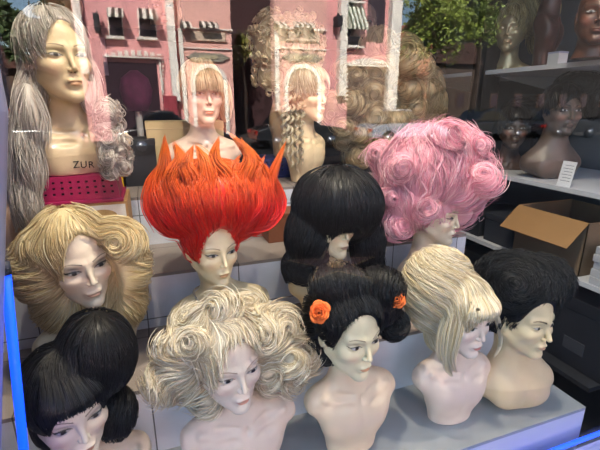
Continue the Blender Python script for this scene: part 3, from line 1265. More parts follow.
def car(px, V, colour, label, L=3.9):
    cx = fx(15, 110, V)[0] + px
    r = empty('parked_car', (cx, 2 * GLASS_Y - V, -.16))
    tag(r, label, 'car', 'parked cars')
    h = L / 2
    body = [(-h, .35), (-h + .05, .75), (-h + .5, .88), (-h + .95, .92), (h - 1.25, .92), (h - .35, .80), (h - .02, .62), (h, .32)]
    MB().prism(body, -.85, .85, 'y').build('body', mat('car_paint_' + colour, colour, .25, spec=.6, coat=.6), r, bevel=.05)
    roof = [(-h + .55, .90), (-h + 1.05, 1.40), (-h + 1.5, 1.47), (h - 2.0, 1.45), (h - 1.2, .90)]
    MB().prism(roof, -.70, .70, 'y').build('cabin', mat('car_window', '15181c', .08, spec=.7), r, bevel=.06)
    MB().prism([(-h + 1.1, 1.42), (-h + 1.5, 1.50), (h - 2.0, 1.48), (h - 1.85, 1.40)], -.68, .68, 'y').build('roof', MATS['car_paint_' + colour], r, bevel=.03)
    for sx_ in (-h + .8, h - .85):
        for sy_ in (-.80, .80):
            wl = MB().tube([(sx_, sy_ - .1, .32), (sx_, sy_ + .1, .32)], .32, 22).build('wheel', mat('tyre', '141416', .8), r, True)
            MB().tube([(sx_, sy_ - .11, .32), (sx_, sy_ + .11, .32)], .18, 16).build('hub_cap', mat('hub_steel', 'a8aab0', .3, metal=1.0), wl, True)
    for sy_ in (-.6, .6):
        MB().box(-h - .01, -h + .06, sy_ - .13, sy_ + .13, .60, .72).build('tail_light', mat('tail_red', 'b01818', .3), r)
        MB().box(h - .10, h + .01, sy_ - .13, sy_ + .13, .55, .66).build('headlight', mat('lamp_glass', 'd8dce0', .15), r)


for i, (px, c, lb) in enumerate(((0, '2a2c30', 'dark grey car mirrored in front of the gabled house'), (4.9, '2c2426', 'dark brown car mirrored before the left shop opening'),
                                 (9.8, '202226', 'black car mirrored before the left arched door'), (14.7, '8a96a8', 'pale blue car mirrored below the terracotta house'),
                                 (19.6, '26282c', 'charcoal car mirrored beside the black panel at the right'), (24.5, '1c1e24', 'black car mirrored at the far right of the street'))):
    car(px, 16.2, c, lb)
# ------------------------------------------------------------------ busts and wigs
BLACK = ['050609', '0b0c11', '12141b', '030304']
PLAT = ['e6dac2', 'd6c7a8', 'f2ead8', 'c6b593']
GOLD = ['e2d0a4', 'd2bc8e', 'ecdfba', 'c0a876']
ASH = ['cfc3ab', 'bbab8c', 'ded4c0', 'a69474']
SILV = ['c6bfb8', 'b3aba4', 'd8d2cb', 'a1978f']


def text_mesh(cv):
    tmp = bpy.data.objects.new('tmp_text', cv)
    COL.objects.link(tmp)
    dg = bpy.context.evaluated_depsgraph_get()
    me = bpy.data.meshes.new_from_object(tmp.evaluated_get(dg))
    me.name = cv.name
    bpy.data.objects.remove(tmp)
    o = bpy.data.objects.new(cv.name, me)
    COL.objects.link(o)
    return o


def fringe(w, z_end=.012, z_side=None, half=.062, n=240, r=.0013, sweep=0., root=.122, K=12, pal=None, thick=.006):
    """a fringe combed down over the forehead"""
    z_side = z_end if z_side is None else z_side
    x = rng.uniform(-half, half, n)
    t = np.linspace(0, 1, K)
    P = np.zeros((n, K, 3))
    ze = z_end + (z_side - z_end) * (np.abs(x) / half) ** 2 + rng.normal(0, .003, n)
    th = rng.uniform(0, thick, n)
    for k in range(K):
        a = t[k] * 1.35
        xx = x * (0.55 + .45 * min(1, t[k] * 1.6)) + sweep * t[k] ** 1.5
        fz = math.cos(min(a, 1.57))
        prof = np.sqrt(np.clip(1 - (xx / .092) ** 2, .05, 1))
        y = -(.020 + .083 * math.sin(min(1.57, t[k] * 2.0))) * prof - th - .004
        z = ze + (root - ze) * (1 - t[k]) ** 1.25
        P[:, k] = np.stack([xx, y, z], 1)
    P = P * w.m['s']
    P = P @ w.m['Rh'].T + w.m['O']
    R = np.tile(taper_r(K, r, tip=.5), (n, 1)) * (.6 + .8 * rng.random((n, 1)))
    return tubes(P, R, strand_cols(n, K, pal or w.pal))


def lockset(w, lst, **kw):
    """bundles given by picture places and depth steps: [(px,py,dY)...]"""
    return [w.bundle([w.pt(*q) for q in path], **kw) for path in lst]


def surf_bundles(w, n, length, width, ns=22, seed=0, up=.0, curl=0., sub=None, r=.0012, wtip=.25):
    """locks that start on the puffs and follow the combing, lifted off the surface at their ends"""
    bv = w.bv if sub is None else w.bv[sub(w.bv)]
    g = w.grad(bv.astype(float))
    ok = (g * nrm(CAM - bv)).sum(1) > -.1
    bv = bv[ok]
    out_ = []
    for i in rng.integers(0, len(bv), n):
        p = bv[i][None].astype(float)
        path = []
        sgn = rng.choice([-1, 1])
        for k in range(7):
            gg = w.grad(p)
            p = p - gg * (w.sdf(p) - .004 - up * (k / 6) ** 2)[:, None]
            path.append(p[0].copy())
            v = w.flow(p)
            if curl:
                v = nrm(v) + sgn * curl * (k / 6) * np.cross(gg, nrm(v))
            v = v - gg * (v * gg).sum(1, keepdims=True)
            p = p + nrm(v) * length / 6 * (.8 + .4 * rng.random())
        path = np.array(path)
        if w.face is not None and (w.dface(path) < .004).any():
            continue
        out_.append(w.bundle(path, n=ns, width=width * (.7 + .6 * rng.random()), wtip=wtip, K=14, r=r))
    return out_


# ---- 1  black fringed bob, bottom left
a = make_mannequin((80, 424), .90, ZA, yaw=24, pitch=6, roll=-4, s=1.0, body=20, bx=0.02, label='pale bust in the bottom left corner under the black fringed bob',
                   group='mannequin busts', skin='e6d3bd', face='ecdcc8', lip='b98068', lid='6b5a58', sw=1.05)
w = Wig(a, 'wig', 'black bouffant bob wig with straight fringe in the bottom left corner', BLACK, group='wigs', hair='hair_black', rough=.5)
w.skull(.010)
w.puff(97, 352, 36, 43, .03, flow=('out', 95, 300))
w.puff(60, 394, 25, 38, .03, flow=('dir', (-.2, -1, 0)))
w.puff(114, 412, 21, 27, .03, flow=('roll', (-1, .2, .2)))
w.puff(44, 420, 12, 26, .04, flow=('dir', (-.3, -1, 0)))
w.hairline(.066, .066)
w.part('crown', [w.base(), w.comb(2600, .11, lift=.002, r=.0011)])
w.part('fringe', [fringe(w, .058, .046, .066, 420, root=.125)])

# ---- 2  platinum curls, front
b = make_mannequin((241, 376), .885, ZA, yaw=14, pitch=5, roll=-3, s=1.0, body=6, sw=1.12, bx=0.035, label='front pale bust under the big curly platinum wig, lowest platform', group='mannequin busts',
                   skin='e6d2c2', face='ecdccd', lip='dd9a84', lid='a58f84', lash=.6, brow='8a6a56', blush=.3)
w = Wig(b, 'wig', 'big loose curly platinum blonde wig at the front middle left', PLAT, group='wigs', hair='hair_platinum')
w.skull(.012)
w.hairline(.098, .064)
br = w.brushed(z=.02)
w.puff(243, 337, 42, 27, .03, flow=br)
w.puff(203, 345, 31, 26, .04, flow=br)
w.puff(184, 364, 26, 26, .04, flow=br)
w.puff(202, 384, 20, 18, .03, flow=br)
w.puff(277, 348, 24, 25, .04, flow=br)
w.puff(289, 364, 17, 24, .04, flow=br)
w.puff(240, 345, 52, 38, .10, flow=br)
w.curl_puffs(15, (12, 17), out=-.1)
w.puff(230, 334, 21, 21, -.02, flow=('swirl', -1))
w.puff(262, 337, 16, 17, -.02, flow=('swirl', 1))
w.k = .005
w.part('crown', [w.base(.004), w.comb(3800, .13, lift=.016, frizz=.10, spread=.008, r=.0010)])
w.part('curl', surf_bundles(w, 70, .15, .010, 22, up=.012, curl=.7))

# ---- 3  black upswept wig with orange roses
c = make_mannequin((367, 345), .885, ZA, yaw=12, pitch=5, roll=0, s=1.0, body=2, sw=1.0, bx=0.035, label='front cream bust under the black wig with orange roses', group='mannequin busts',
                   skin='ead2b6', face='ece0bc', lip='c9906c', lid='7d6a5c', lash=.8)
w = Wig(c, 'wig', 'black upswept rolled wig with two orange roses at the front', BLACK, group='wigs', hair='hair_black', rough=.5)
w.skull(.010, ('roll', (1, 0, 0)))
w.puff(339, 286, 31, 23, .02, 22, flow=('roll', (1, .15, 0)))
w.puff(380, 288, 25, 22, .02, 20, flow=('roll', (1, -.15, 0)))
w.puff(320, 318, 19, 32, .065, 15, flow=('roll', (.2, 1, 0)))
w.puff(325, 348, 16, 16, .05, 14, flow=('swirl', 1))
w.puff(393, 324, 15, 16, .05, flow=('swirl', -1))
w.puff(360, 300, 40, 30, .09, flow=('roll', (1, 0, 0)))
w.hairline(.092, .074, x=-.014)
w.part('crown', [w.base(), w.comb(2600, .12, lift=.003, r=.0011, cull=.008)])
w.part('side_curl', surf_bundles(w, 14, .07, .007, 14, up=.006, curl=1.2, sub=lambda v: v[:, 2] < w.pt(330, 338)[2]))


def rose(w, px, py, dY, rad):
    cpos = w.pt(px, py, dY)
    r_, u_, t_ = frame_at(cpos)
    r = MB()
    for ring in range(5):
        npet = [3, 4, 5, 6, 7][ring]
        for i in range(npet):
            a0 = i * 6.283 / npet + ring * .6 + rng.uniform(-.2, .2)
            ruf = rng.uniform(.8, 1.15)
            vs, fs = [], []
            rr0, rr1 = rad * (.06 + .16 * ring), rad * (.22 + .20 * ring)
            for iu in range(7):
                th = a0 + (iu / 6 - .5) * 6.283 / npet * 1.55
                for iv in range(5):
                    q = iv / 4
                    edge = 1 - .22 * (2 * iu / 6 - 1) ** 2
                    rho = rr0 + (rr1 * edge * ruf - rr0) * q
                    h = rad * (.80 - .15 * ring + .10 * math.sin(iu * 1.7 + i)) * q ** .7 * (1 - .45 * q * ring / 4) - rad * .05 * ring
                    pnt = cpos + (r_ * math.cos(th) + u_ * math.sin(th)) * rho + t_ * h
                    vs.append(pnt - w.m['O'])
            for iu in range(6):
                for iv in range(4):
                    k = iu * 5 + iv
                    fs.append((k, k + 1, k + 6, k + 5))
            r.add(vs, fs)
    o = r.build('rose', mat('rose_petal', 'f07a38', .65, noise=.1, nscale=60), w.root, True)
    so = o.modifiers.new('thickness', 'SOLIDIFY')
    so.thickness = .0008
    o['label'] = 'orange fabric rose pinned in the hair'


rose(w, 319, 313, -.040, .029)
rose(w, 397, 299, -.035, .026)

# ---- 4  blonde beehive
d = make_mannequin((481, 327), .885, ZA, yaw=8, pitch=6, roll=0, s=.98, body=-2, sw=.98, bx=0.022, label='pale bust with pink lips under the blonde beehive, lowest platform', group='mannequin busts',
                   skin='e8d3c4', face='eddccf', lip='d9827a', lid='9a8478', lash=.6, brow='a08468')
w = Wig(d, 'wig', 'tall blonde beehive wig with fringe and straight side locks', PLAT[:1] + GOLD[:1] + PLAT[1:], group='wigs', hair='hair_platinum')
w.skull(.010)
w.puff(438, 284, 35, 36, .07, flow=('roll', (.35, .9, .3)))
w.puff(434, 306, 28, 26, .08, flow=('roll', (.45, .85, .2)))
w.puff(441, 328, 16, 22, .07, flow=('dir', (.35, -1, 0)))
w.puff(466, 302, 23, 20, .02, flow=('out', 455, 283))
w.hairline(.044, .058)
w.k = .006
w.part('beehive', [w.base(.004), w.comb(3200, .13, lift=.005, r=.0011)])
w.part('fringe', [fringe(w, .050, .034, .066, 620, root=.12, sweep=-.004)])
w.part('side_lock', lockset(w, [[(455, 312, -.05), (449, 340, -.05), (447, 365, -.04), (452, 376, -.04)], [(450, 312, -.03), (442, 336, -.03), (441, 355, -.03), (446, 366, -.03)],
                                [(462, 308, -.06), (457, 335, -.065), (452, 358, -.06), (456, 372, -.055)]], n=90, width=.016, flat=.6))
w.part('side_lock', lockset(w, [[(490, 300, -.01), (499, 325, 0.0), (500, 345, .0), (494, 357, -.005)], [(488, 298, .02), (497, 325, .02), (501, 342, .02), (497, 354, .01)]], n=60, width=.010, flat=.6))

# ---- 5  man with black hair
e = make_mannequin((546, 327), .875, ZA, yaw=6, pitch=2, roll=3, s=1.0, body=-12, male=True, bx=0.018, label='male bust with thick brows at the right end of the lowest platform', group='mannequin busts',
                   skin='e0c8a4', face='e6d3ab', lip='cfa585', lid='8a755e', lash=.35, brow='3a2c20', blush=.1)
w = Wig(e, 'wig', 'big rounded black wig on the male bust at the right', ['0a0d13', '11151d', '07090d'], group='wigs', hair='hair_black', rough=.5)
w.skull(.010)
w.puff(515, 285, 40, 34, .04, flow=('swirl', -1))
w.puff(541, 280, 28, 25, .02, flow=('swirl', -1))
w.puff(499, 308, 20, 22, .06, flow=('down',))
w.hairline(.084, .076, x=-.016)
w.part('crown', [w.base(), w.comb(3000, .05, lift=.006, frizz=.35, spread=.005, r=.0010, cull=.010)])

# ---- 6  big feathered blonde, second step left
f_ = make_mannequin((88, 269), 1.22, ZB, yaw=26, pitch=6, roll=-6, s=1.08, body=30, bx=0.02, label='pale bust with dark eye make-up under the winged blonde wig', group='mannequin busts',
                    skin='e9d8bd', face='eee0ca', lip='cfa690', lid='5d5458', lash=1.25, brow='2a2224')
w = Wig(f_, 'wig', 'huge winged blonde wig with two swept back rolls at the left', GOLD, group='wigs', hair='hair_gold')
w.skull(.012)
br = w.brushed(z=-.01)
w.puff(50, 267, 34, 41, .03, flow=br)
w.puff(60, 295, 27, 38, .03, flow=br)
w.puff(119, 264, 29, 41, .03, flow=br)
w.puff(121, 293, 24, 36, .03, flow=br)
w.puff(58, 246, 33, 24, .0, flow=('swirl', 1))
w.puff(114, 243, 30, 23, -.01, flow=('swirl', -1))
w.puff(86, 258, 56, 38, .10, flow=br)
w.hairline(.100, .060)
w.part('crown', [w.base(.004), w.comb(3600, .13, lift=.007, r=.0011)])
w.part('wing_roll', surf_bundles(w, 26, .12, .010, 22, up=.006, curl=.4, sub=lambda v: v[:, 2] > w.pt(88, 250)[2]))

# ---- 7  flame wig
RED = ['e3201f', 'd11a20', 'ef3a22', 'c8141c']
g_ = make_mannequin((223, 254), 1.25, ZB, yaw=18, pitch=4, roll=0, s=.98, body=8, sw=1.25, bx=0.032, label='cream bust with a bead necklace under the red flame wig', group='mannequin busts',
                    skin='e6d2a8', face='efe0b8', lip='c99a70', lid='7a6a52', lash=1.0, brow='3a3026')
w = Wig(g_, 'wig', 'tall red and orange wig standing up like flames', RED, group='wigs', hair='hair_red')
w.skull(.012, ('from', g_['O']))
w.puff(213, 202, 50, 40, .03, flow=('out', 224, 262, .0))
w.puff(178, 203, 27, 34, .03, flow=('out', 205, 270, .0))
w.puff(251, 198, 23, 36, .03, flow=('out', 235, 270, .0))
w.puff(214, 204, 52, 42, .10, flow=('out', 224, 265, .0))
w.hairline(.088, .072, x=-.008)


def flame_tint(P, cc):
    z = P[..., 2:3]
    z0, z1 = w.pt(220, 208)[2], w.pt(220, 150)[2]
    t = np.clip((z - z0) / (z1 - z0), 0, 1)
    return cc * (1 - t) + np.array(lin('ef7a2a')) * t * (cc.mean(-1, keepdims=True) / .25) ** .3


w.part('crown', [w.base(), w.comb(3000, .12, lift=.008, frizz=.12, r=.0012, tipcol=flame_tint)])
FL = [[(160, 215, 0), (158, 190, 0), (165, 165, 0), (165, 140, 0)], [(176, 205, -.04), (172, 180, -.04), (180, 160, -.03), (176, 145, -.02)],
      [(195, 205, -.06), (192, 180, -.06), (186, 165, -.05), (192, 148, -.03)], [(214, 205, -.07), (210, 180, -.07), (205, 160, -.05), (198, 148, -.03)],
      [(230, 205, -.06), (228, 178, -.06), (215, 160, -.05), (218, 140, -.03)], [(245, 205, -.05), (243, 180, -.05), (250, 160, -.04), (243, 142, -.03)],
      [(256, 205, -.03), (262, 180, -.02), (252, 158, -.02), (232, 136, -.01)], [(252, 222, -.04), (274, 212, -.02), (270, 184, -.01), (284, 146, .0)],
      [(248, 226, -.04), (268, 222, -.03), (281, 203, -.01), (275, 176, .0)], [(160, 225, -.02), (150, 205, -.01), (152, 185, 0), (160, 165, .0)],
      [(228, 215, -.08), (240, 195, -.08), (232, 175, -.06), (238, 158, -.04)], [(205, 215, -.08), (200, 195, -.08), (208, 172, -.06), (203, 158, -.05)],
      [(185, 220, -.06), (180, 200, -.06), (172, 178, -.04), (181, 160, -.02)], [(240, 225, -.07), (258, 205, -.06), (255, 180, -.04), (263, 160, -.02)]]
for k_, path in enumerate(FL):
    w.part('flame_lock', [w.bundle([w.pt(*q) for q in path], n=90, width=.026, wtip=.05, K=20, r=.0013, tipcol=flame_tint, flat=.7, over=.3)])

# bead necklace on the red-haired bust
nkc = g_['O'] + np.array([0, .020, -.185])
nk = empty('bead_necklace', nkc)
tag(nk, 'silver bead necklace round the neck under the flame wig', 'necklace')
for i in range(44):
    q = i / 44 * 2 * math.pi
    ca, sa = math.cos(q), math.sin(q)
    front = max(0, -sa)
    x, y, z = .064 * ca * (1 + .15 * front), .058 * sa - .012 * front, .022 - .035 * front ** 1.5
    bpos = rotz(math.radians(8)) @ np.array([x, y, z])
    if i == 0:
        bd = MB().tube([(0, 0, -.0038), (0, 0, -.0025), (0, 0, 0), (0, 0, .0025), (0, 0, .0038)], [.0008, .0029, .0038, .0029, .0008], 10).build('bead', mat('silver_bead', 'c9c6c0', .25, metal=.8), nk, True)
        bd.location = bpos
    else:
        b2 = bd.copy()
        COL.objects.link(b2)
        b2.parent = nk
        b2.location = bpos

# ---- 8  black bouffant, second step
h_ = make_mannequin((345, 228), 1.25, ZB, yaw=16, pitch=4, s=.98, body=10, label='bust whose eyes are hidden under the tall black bouffant', group='mannequin busts', skin='e6d2a8', face='efe0bc', lip='c99a80')
w = Wig(h_, 'wig', 'tall black bouffant wig with low fringe behind the rose wig', ['07070a', '0d0d12', '15151b'], group='wigs', hair='hair_black', rough=.5)
w.skull(.010)
w.puff(337, 205, 45, 40, .02, flow=('out', 338, 150))
w.puff(310, 235, 24, 34, .03, flow=('dir', (-.3, -1, 0)))
w.puff(305, 266, 23, 20, .02, flow=('swirl', 1))
w.puff(368, 240, 17, 34, .03, flow=('dir', (.2, -1, 0)))
w.puff(370, 264, 14, 18, .03, flow=('swirl', -1))
w.hairline(.030, .052)
w.part('crown', [w.base(), w.comb(2400, .12, lift=.004, r=.0012)])
w.part('fringe', [fringe(w, -.006, -.016, .066, 420, root=.125)])
w.part('flip_curl', surf_bundles(w, 24, .08, .008, 16, up=.012, curl=1.2, sub=lambda v: v[:, 2] < w.pt(330, 252)[2]))

# ---- 9  pink updo
PINK = ['eeb2bf', 'e79aae', 'f4cbd2', 'dd8ba2']
i_ = make_mannequin((455, 217), 1.25, ZB, yaw=34, pitch=4, s=.98, body=20, label='bust half hidden under the pale pink updo on the second step', group='mannequin busts', skin='e6d0b4', face='efdfc2', lip='c98a80')
w = Wig(i_, 'wig', 'big pale pink wig with tousled top and smooth front roll', PINK, group='wigs', hair='hair_pink')
w.skull(.010)
w.puff(424, 172, 44, 42, .04, flow=('out', 420, 240))
w.puff(408, 198, 30, 34, .04, flow=('out', 420, 240))
w.puff(452, 155, 30, 28, .04, flow=('swirl', 1))
w.puff(463, 172, 17, 22, .05, flow=('swirl', -1))
w.puff(442, 210, 30, 20, .03, flow=('out', 410, 220))
w.puff(460, 190, 24, 23, -.075, 16, flow=('swirl', 1))
w.hairline(.048, .052)
w.curl_puffs(13, (9, 15), out=.02, keep=lambda v: (v[:, 2] > w.pt(430, 178)[2]) | (v[:, 0] < w.pt(418, 200)[0]))
w.k = .006
w.part('crown', [w.base(.004), w.comb(3600, .11, lift=.018, frizz=.18, spread=.01, r=.0010)])
w.part('tousled_curl', surf_bundles(w, 90, .16, .008, 16, up=.016, curl=.75, sub=lambda v: v[:, 2] > w.pt(430, 215)[2]))
roll_ = []
for q in np.linspace(0, 1, 9):
    roll_.append([(425 + 4 * q, 222 - 6 * q, -.02), (436 + 2 * q, 196 - 8 * q, -.08), (456, 180 - 10 * q + 4, -.115), (474 + 2 * q, 186 - 5 * q, -.10), (481 + 2 * q, 205, -.07), (472, 218, -.05)])
w.part('front_roll', [w.bundle([w.pt(*p) for p in path], n=44, width=.014, K=20, r=.0013, wtip=.5, pal=['f0a0bc', 'e889aa', 'f7bccd']) for path in roll_], label='smooth brighter pink roll over the forehead')

# ---- 10  long silver waves, top left
j_ = make_mannequin((69, 54), 1.50, at(80, 173, 1.5)[2], yaw=30, pitch=0, roll=-3, s=1.12, body=28, sw=1.12, bx=0.03, label='bust with ZUR lettering on its chest, standing on the magenta basket', group='mannequin busts',
                    skin='d9c4a4', face='dcc6a0', lip='b98a66', lid='8d8458', lash=.8, brow='4a3a30')
w = Wig(j_, 'wig', 'very long wavy silver blonde wig parted in the middle, top left', SILV, group='wigs', hair='hair_silver')
w.skull(.006)
w.puff(55, 48, 29, 27, .06, flow=('out', 66, 10))
w.puff(38, 70, 14, 36, .03, flow=('dir', (0, -1, 0)))
w.puff(31, 115, 12, 32, -.09, flow=('dir', (-.1, -1, 0)))
w.puff(27, 155, 12, 38, -.09, flow=('dir', (.1, -1, 0)))
w.puff(25, 195, 11, 34, -.09, flow=('dir', (-.1, -1, 0)))
w.puff(88, 85, 9, 26, .0, flow=('dir', (.1, -1, 0)))
w.puff(107, 116, 10, 15, -.05, flow=('swirl', 1))
w.puff(113, 145, 11, 13, -.07, flow=('swirl', -1))
w.puff(115, 162, 12, 9, -.08, flow=('swirl', 1))
w.curl_puffs(16, (4, 7), out=.5, keep=lambda v: (v[:, 0] > w.pt(102, 100)[0]) & (v[:, 2] < w.pt(92, 105)[2]))
w.hairline(.090, .060)
w.part('crown', [w.base(), w.comb(2400, .14, lift=.008, r=.0012, frizz=.1)])
wv = []
for k_ in range(10):
    x0 = 15 + k_ * 1.7
    wv.append([(x0 + 12, 60, .0), (x0 + rng.uniform(-5, 5), 95, -.06), (x0 + rng.uniform(-6, 6), 125, -.11), (x0 + rng.uniform(-6, 6), 155, -.12), (x0 + rng.uniform(-7, 7), 185, -.12), (x0 + rng.uniform(-7, 7), 210, -.12), (x0 + rng.uniform(-5, 9), 232, -.12)])
w.part('long_wave', lockset(w, wv, n=40, width=.011, K=28, wave=.4))
w.part('end_curl', surf_bundles(w, 40, .08, .006, 12, up=.014, curl=1.4, sub=lambda v: (v[:, 0] > w.pt(98, 100)[0]) & (v[:, 2] < w.pt(92, 100)[2])))


# ---- 11  fringed bob in front of the cream carton
k__ = make_mannequin((208, 93), 1.87, ZD, yaw=10, pitch=0, s=1.08, body=6, sw=1.15, label='bare-shouldered bust under the small fringed bob behind the flames', group='mannequin busts',
                     skin='dfc5b4', face='e6cdbb', lip='d2795c', lid='8a7068', lash=.8, brow='8a6a50', low=False)
w = Wig(k__, 'wig', 'small light brown bob wig with straight fringe, highest step', ['b7a184', 'a68f70', 'c9b699', '937c5e'], group='wigs', hair='hair_brown')
w.skull(.010)
w.puff(190, 100, 7, 22, .03, flow=('down',))
w.puff(225, 100, 6, 20, .03, flow=('down',))
w.hairline(.040, .058)
w.part('crown', [w.base(), w.comb(1200, .12, lift=.002, r=.0014)])
w.part('fringe', [fringe(w, .012, .0, .066, 260, root=.125, r=.0015)])

# ---- 12  ringlet ponytail
l_ = make_mannequin((322, 94), 1.87, ZD, yaw=32, pitch=2, roll=0, s=1.02, body=24, sw=.9, label='bust turned to the right with ringlets over its shoulder', group='mannequin busts',
                    skin='dcc7a2', face='e2cfae', lip='c08a68', lid='8a7458', lash=.7)
w = Wig(l_, 'wig', 'pale blonde wig with long ringlets hanging at the left side', ASH, group='wigs', hair='hair_ash')
w.skull(.012)
w.puff(308, 80, 20, 14, .05, flow=('out', 318, 66))
w.puff(298, 92, 9, 14, .02, flow=('down',))
w.hairline(.062, .054)
w.part('crown', [w.base(), w.comb(1100, .10, lift=.004, r=.0014)])
for q, (x, y0, y1) in enumerate(((283, 84, 150), (287, 84, 160), (291, 86, 170), (296, 90, 172), (301, 94, 164))):
    w.part('ringlet', [w.ringlet([w.pt(x + 4, y0, -.04), w.pt(x, (y0 + y1) / 2, -.08), w.pt(x + 1, y1, -.09)], 7.5, .0105, n=26, width=.009, r=.0014)])

# ---- 13  poodle curls seen from the side
m_ = make_mannequin((262, 60), 2.10, ZD + .10, yaw=-120, pitch=0, s=1.05, body=-110, sw=.95, label='bust turned away under the ring-curl wig, on the dark blue basket', group='mannequin busts', skin='b89a7c', low=True)
w = Wig(m_, 'wig', 'short blonde wig of many ring curls, turned away from the window', ['d5c7a6', 'c2b08a', 'e3d8bd'], group='wigs', hair='hair_ash')
w.skull(.012)
w.puff(275, 45, 22, 28, .0, flow=('swirl', 1))
w.puff(300, 45, 20, 28, .04, flow=('swirl', 1))
w.puff(272, 75, 15, 15, .0, flow=('swirl', -1))
w.part('crown', [w.base(), w.comb(700, .06, lift=.006, frizz=.4, r=.0014)])
cur = []
gg = w.grad(w.bv.astype(float))
vis_ = np.where((gg * nrm(CAM - w.bv)).sum(1) > -.2)[0]
for i in rng.choice(vis_, 110):
    pc = w.bv[i].astype(float) + gg[i] * .014
    ax_ = nrm(nrm(rng.normal(0, 1, 3)) * .7 + gg[i])
    cur.append(w.ringlet([pc, pc + ax_ * .012, pc + ax_ * .02], 1.6, .017, n=14, width=.005, r=.0015, rtip=.9))
w.part('ring_curl', cur)

# ---- 14, 15  big wavy wigs at the back
n_ = make_mannequin((392, 95), 2.10, ZD, yaw=150, pitch=0, s=1.1, body=150, label='bust seen from behind under the huge wavy dark blonde wig', group='mannequin busts', skin='b89a7c', low=True)
w = Wig(n_, 'wig', 'huge long wavy dark blonde wig above the pink one', ['b9a582', 'a28c68', 'cdbb98', '8c7654'], group='wigs', hair='hair_dark_blonde')
w.skull(.012)
w.puff(385, 70, 34, 26, .0, flow=('swirl', 1))
w.puff(358, 95, 24, 24, .0, flow=('swirl', -1))
w.puff(402, 90, 24, 26, .0, flow=('swirl', 1))
w.puff(352, 118, 18, 22, .0, flow=('swirl', 1))
w.puff(372, 120, 22, 24, -.02, flow=('swirl', -1))
w.puff(366, 140, 18, 20, -.02, flow=('swirl', 1))
w.curl_puffs(30, (10, 17), out=.05)
w.k = .005
w.part('crown', [w.base(), w.comb(2000, .16, lift=.015, frizz=.2, spread=.012, r=.0013)])
w.part('wave', surf_bundles(w, 70, .18, .015, 20, up=.02, curl=1.0, r=.0014))
o_ = make_mannequin((425, 108), 2.25, ZD, yaw=165, pitch=0, s=1.0, body=165, label='bust seen from behind at the right end of the highest step', group='mannequin busts', skin='a08468', low=True)
w = Wig(o_, 'wig', 'shoulder length curled dark blonde wig beside the black panel', ['a8946e', '927c58', 'bda985'], group='wigs', hair='hair_dark_blonde')
w.skull(.010)
w.puff(425, 88, 17, 20, .0, flow=('swirl', -1))
w.puff(428, 112, 15, 18, .0, flow=('swirl', 1))
w.part('crown', [w.base(), w.comb(1000, .12, lift=.012, frizz=.2, r=.0014)])
w.part('curl', surf_bundles(w, 30, .12, .012, 16, up=.015, curl=1.1, r=.0015))

# ---- 16  bronze head with shaggy blond wig on the upper shelf
zs_ = SH[0][0]
p_ = make_mannequin((508, 27), 1.92, zs_, yaw=-58, pitch=0, s=1.0, body=-50, name='bronze_bust', label='dark bronze bust in profile on the upper shelf', group='mannequin busts', skin='b8a684', metal=.55, rough=.35, low=False)
w = Wig(p_, 'wig', 'shaggy short blond wig on the bronze bust, upper shelf', ['a8986c', '8f7d52', 'c2b488', '75663f'], group='wigs', hair='hair_shag')
w.skull(.012)
w.puff(528, 12, 26, 22, .02, flow=('out', 528, -18))
w.puff(541, 28, 12, 22, .04, flow=('out', 530, -10))
w.hairline(.062, .052)
w.part('crown', [w.base(), w.comb(1100, .09, lift=.012, frizz=.2, r=.0015)])
w.part('shag_lock', surf_bundles(w, 34, .10, .008, 14, up=.012, curl=.3, r=.0014))

# ---- 17, 18  two dark heads on the middle shelf
zm_ = SH[1][0]
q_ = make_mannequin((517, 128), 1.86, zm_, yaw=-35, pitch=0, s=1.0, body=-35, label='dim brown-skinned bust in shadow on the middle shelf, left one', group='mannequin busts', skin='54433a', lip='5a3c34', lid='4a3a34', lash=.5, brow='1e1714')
w = Wig(q_, 'wig', 'wavy dark brown wig on the middle shelf, nearer the black panel', ['161416', '221e1e', '2c2726'], group='wigs', hair='hair_dark')
w.skull(.010)
w.puff(530, 113, 26, 16, .03, flow=('swirl', -1))
w.puff(547, 135, 13, 26, .04, flow=('down',))
w.puff(510, 120, 9, 18, .05, flow=('down',))
w.hairline(.048, .054)
w.part('crown', [w.base(), w.comb(1000, .11, lift=.008, frizz=.15, r=.0014)])
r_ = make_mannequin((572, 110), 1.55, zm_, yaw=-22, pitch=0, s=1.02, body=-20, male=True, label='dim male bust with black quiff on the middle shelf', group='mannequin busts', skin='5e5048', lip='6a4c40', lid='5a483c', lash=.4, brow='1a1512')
w = Wig(r_, 'wig', 'black quiffed wig on the middle shelf at the right edge', ['101014', '1a1a20', '0c0c0f'], group='wigs', hair='hair_dark')
w.skull(.009)
w.puff(580, 84, 22, 12, .02, 10, flow=('swirl', -1))
w.puff(596, 98, 10, 20, .05, flow=('down',))
w.hairline(.056, .056)
w.part('crown', [w.base(), w.comb(900, .08, lift=.006, r=.0014)])

# ---- upper shelf, right: two brown heads cut by the picture's edge
s_h = make_mannequin((578, -30), 1.70, zs_, yaw=20, pitch=0, s=.95, sw=.55, body=20, label='dark brown bust on the upper shelf between the bronze and the reddish ones', group='mannequin busts', skin='3a2420', lip='5a2a26', lid='4a302a')
s_k = make_mannequin((601, 10), 1.30, zs_, yaw=-50, pitch=0, s=1.0, body=-50, male=True, label='reddish brown male bust at the right edge of the upper shelf', group='mannequin busts', skin='56362a', lip='6a3a30', lid='5a3a2c', lash=.4)

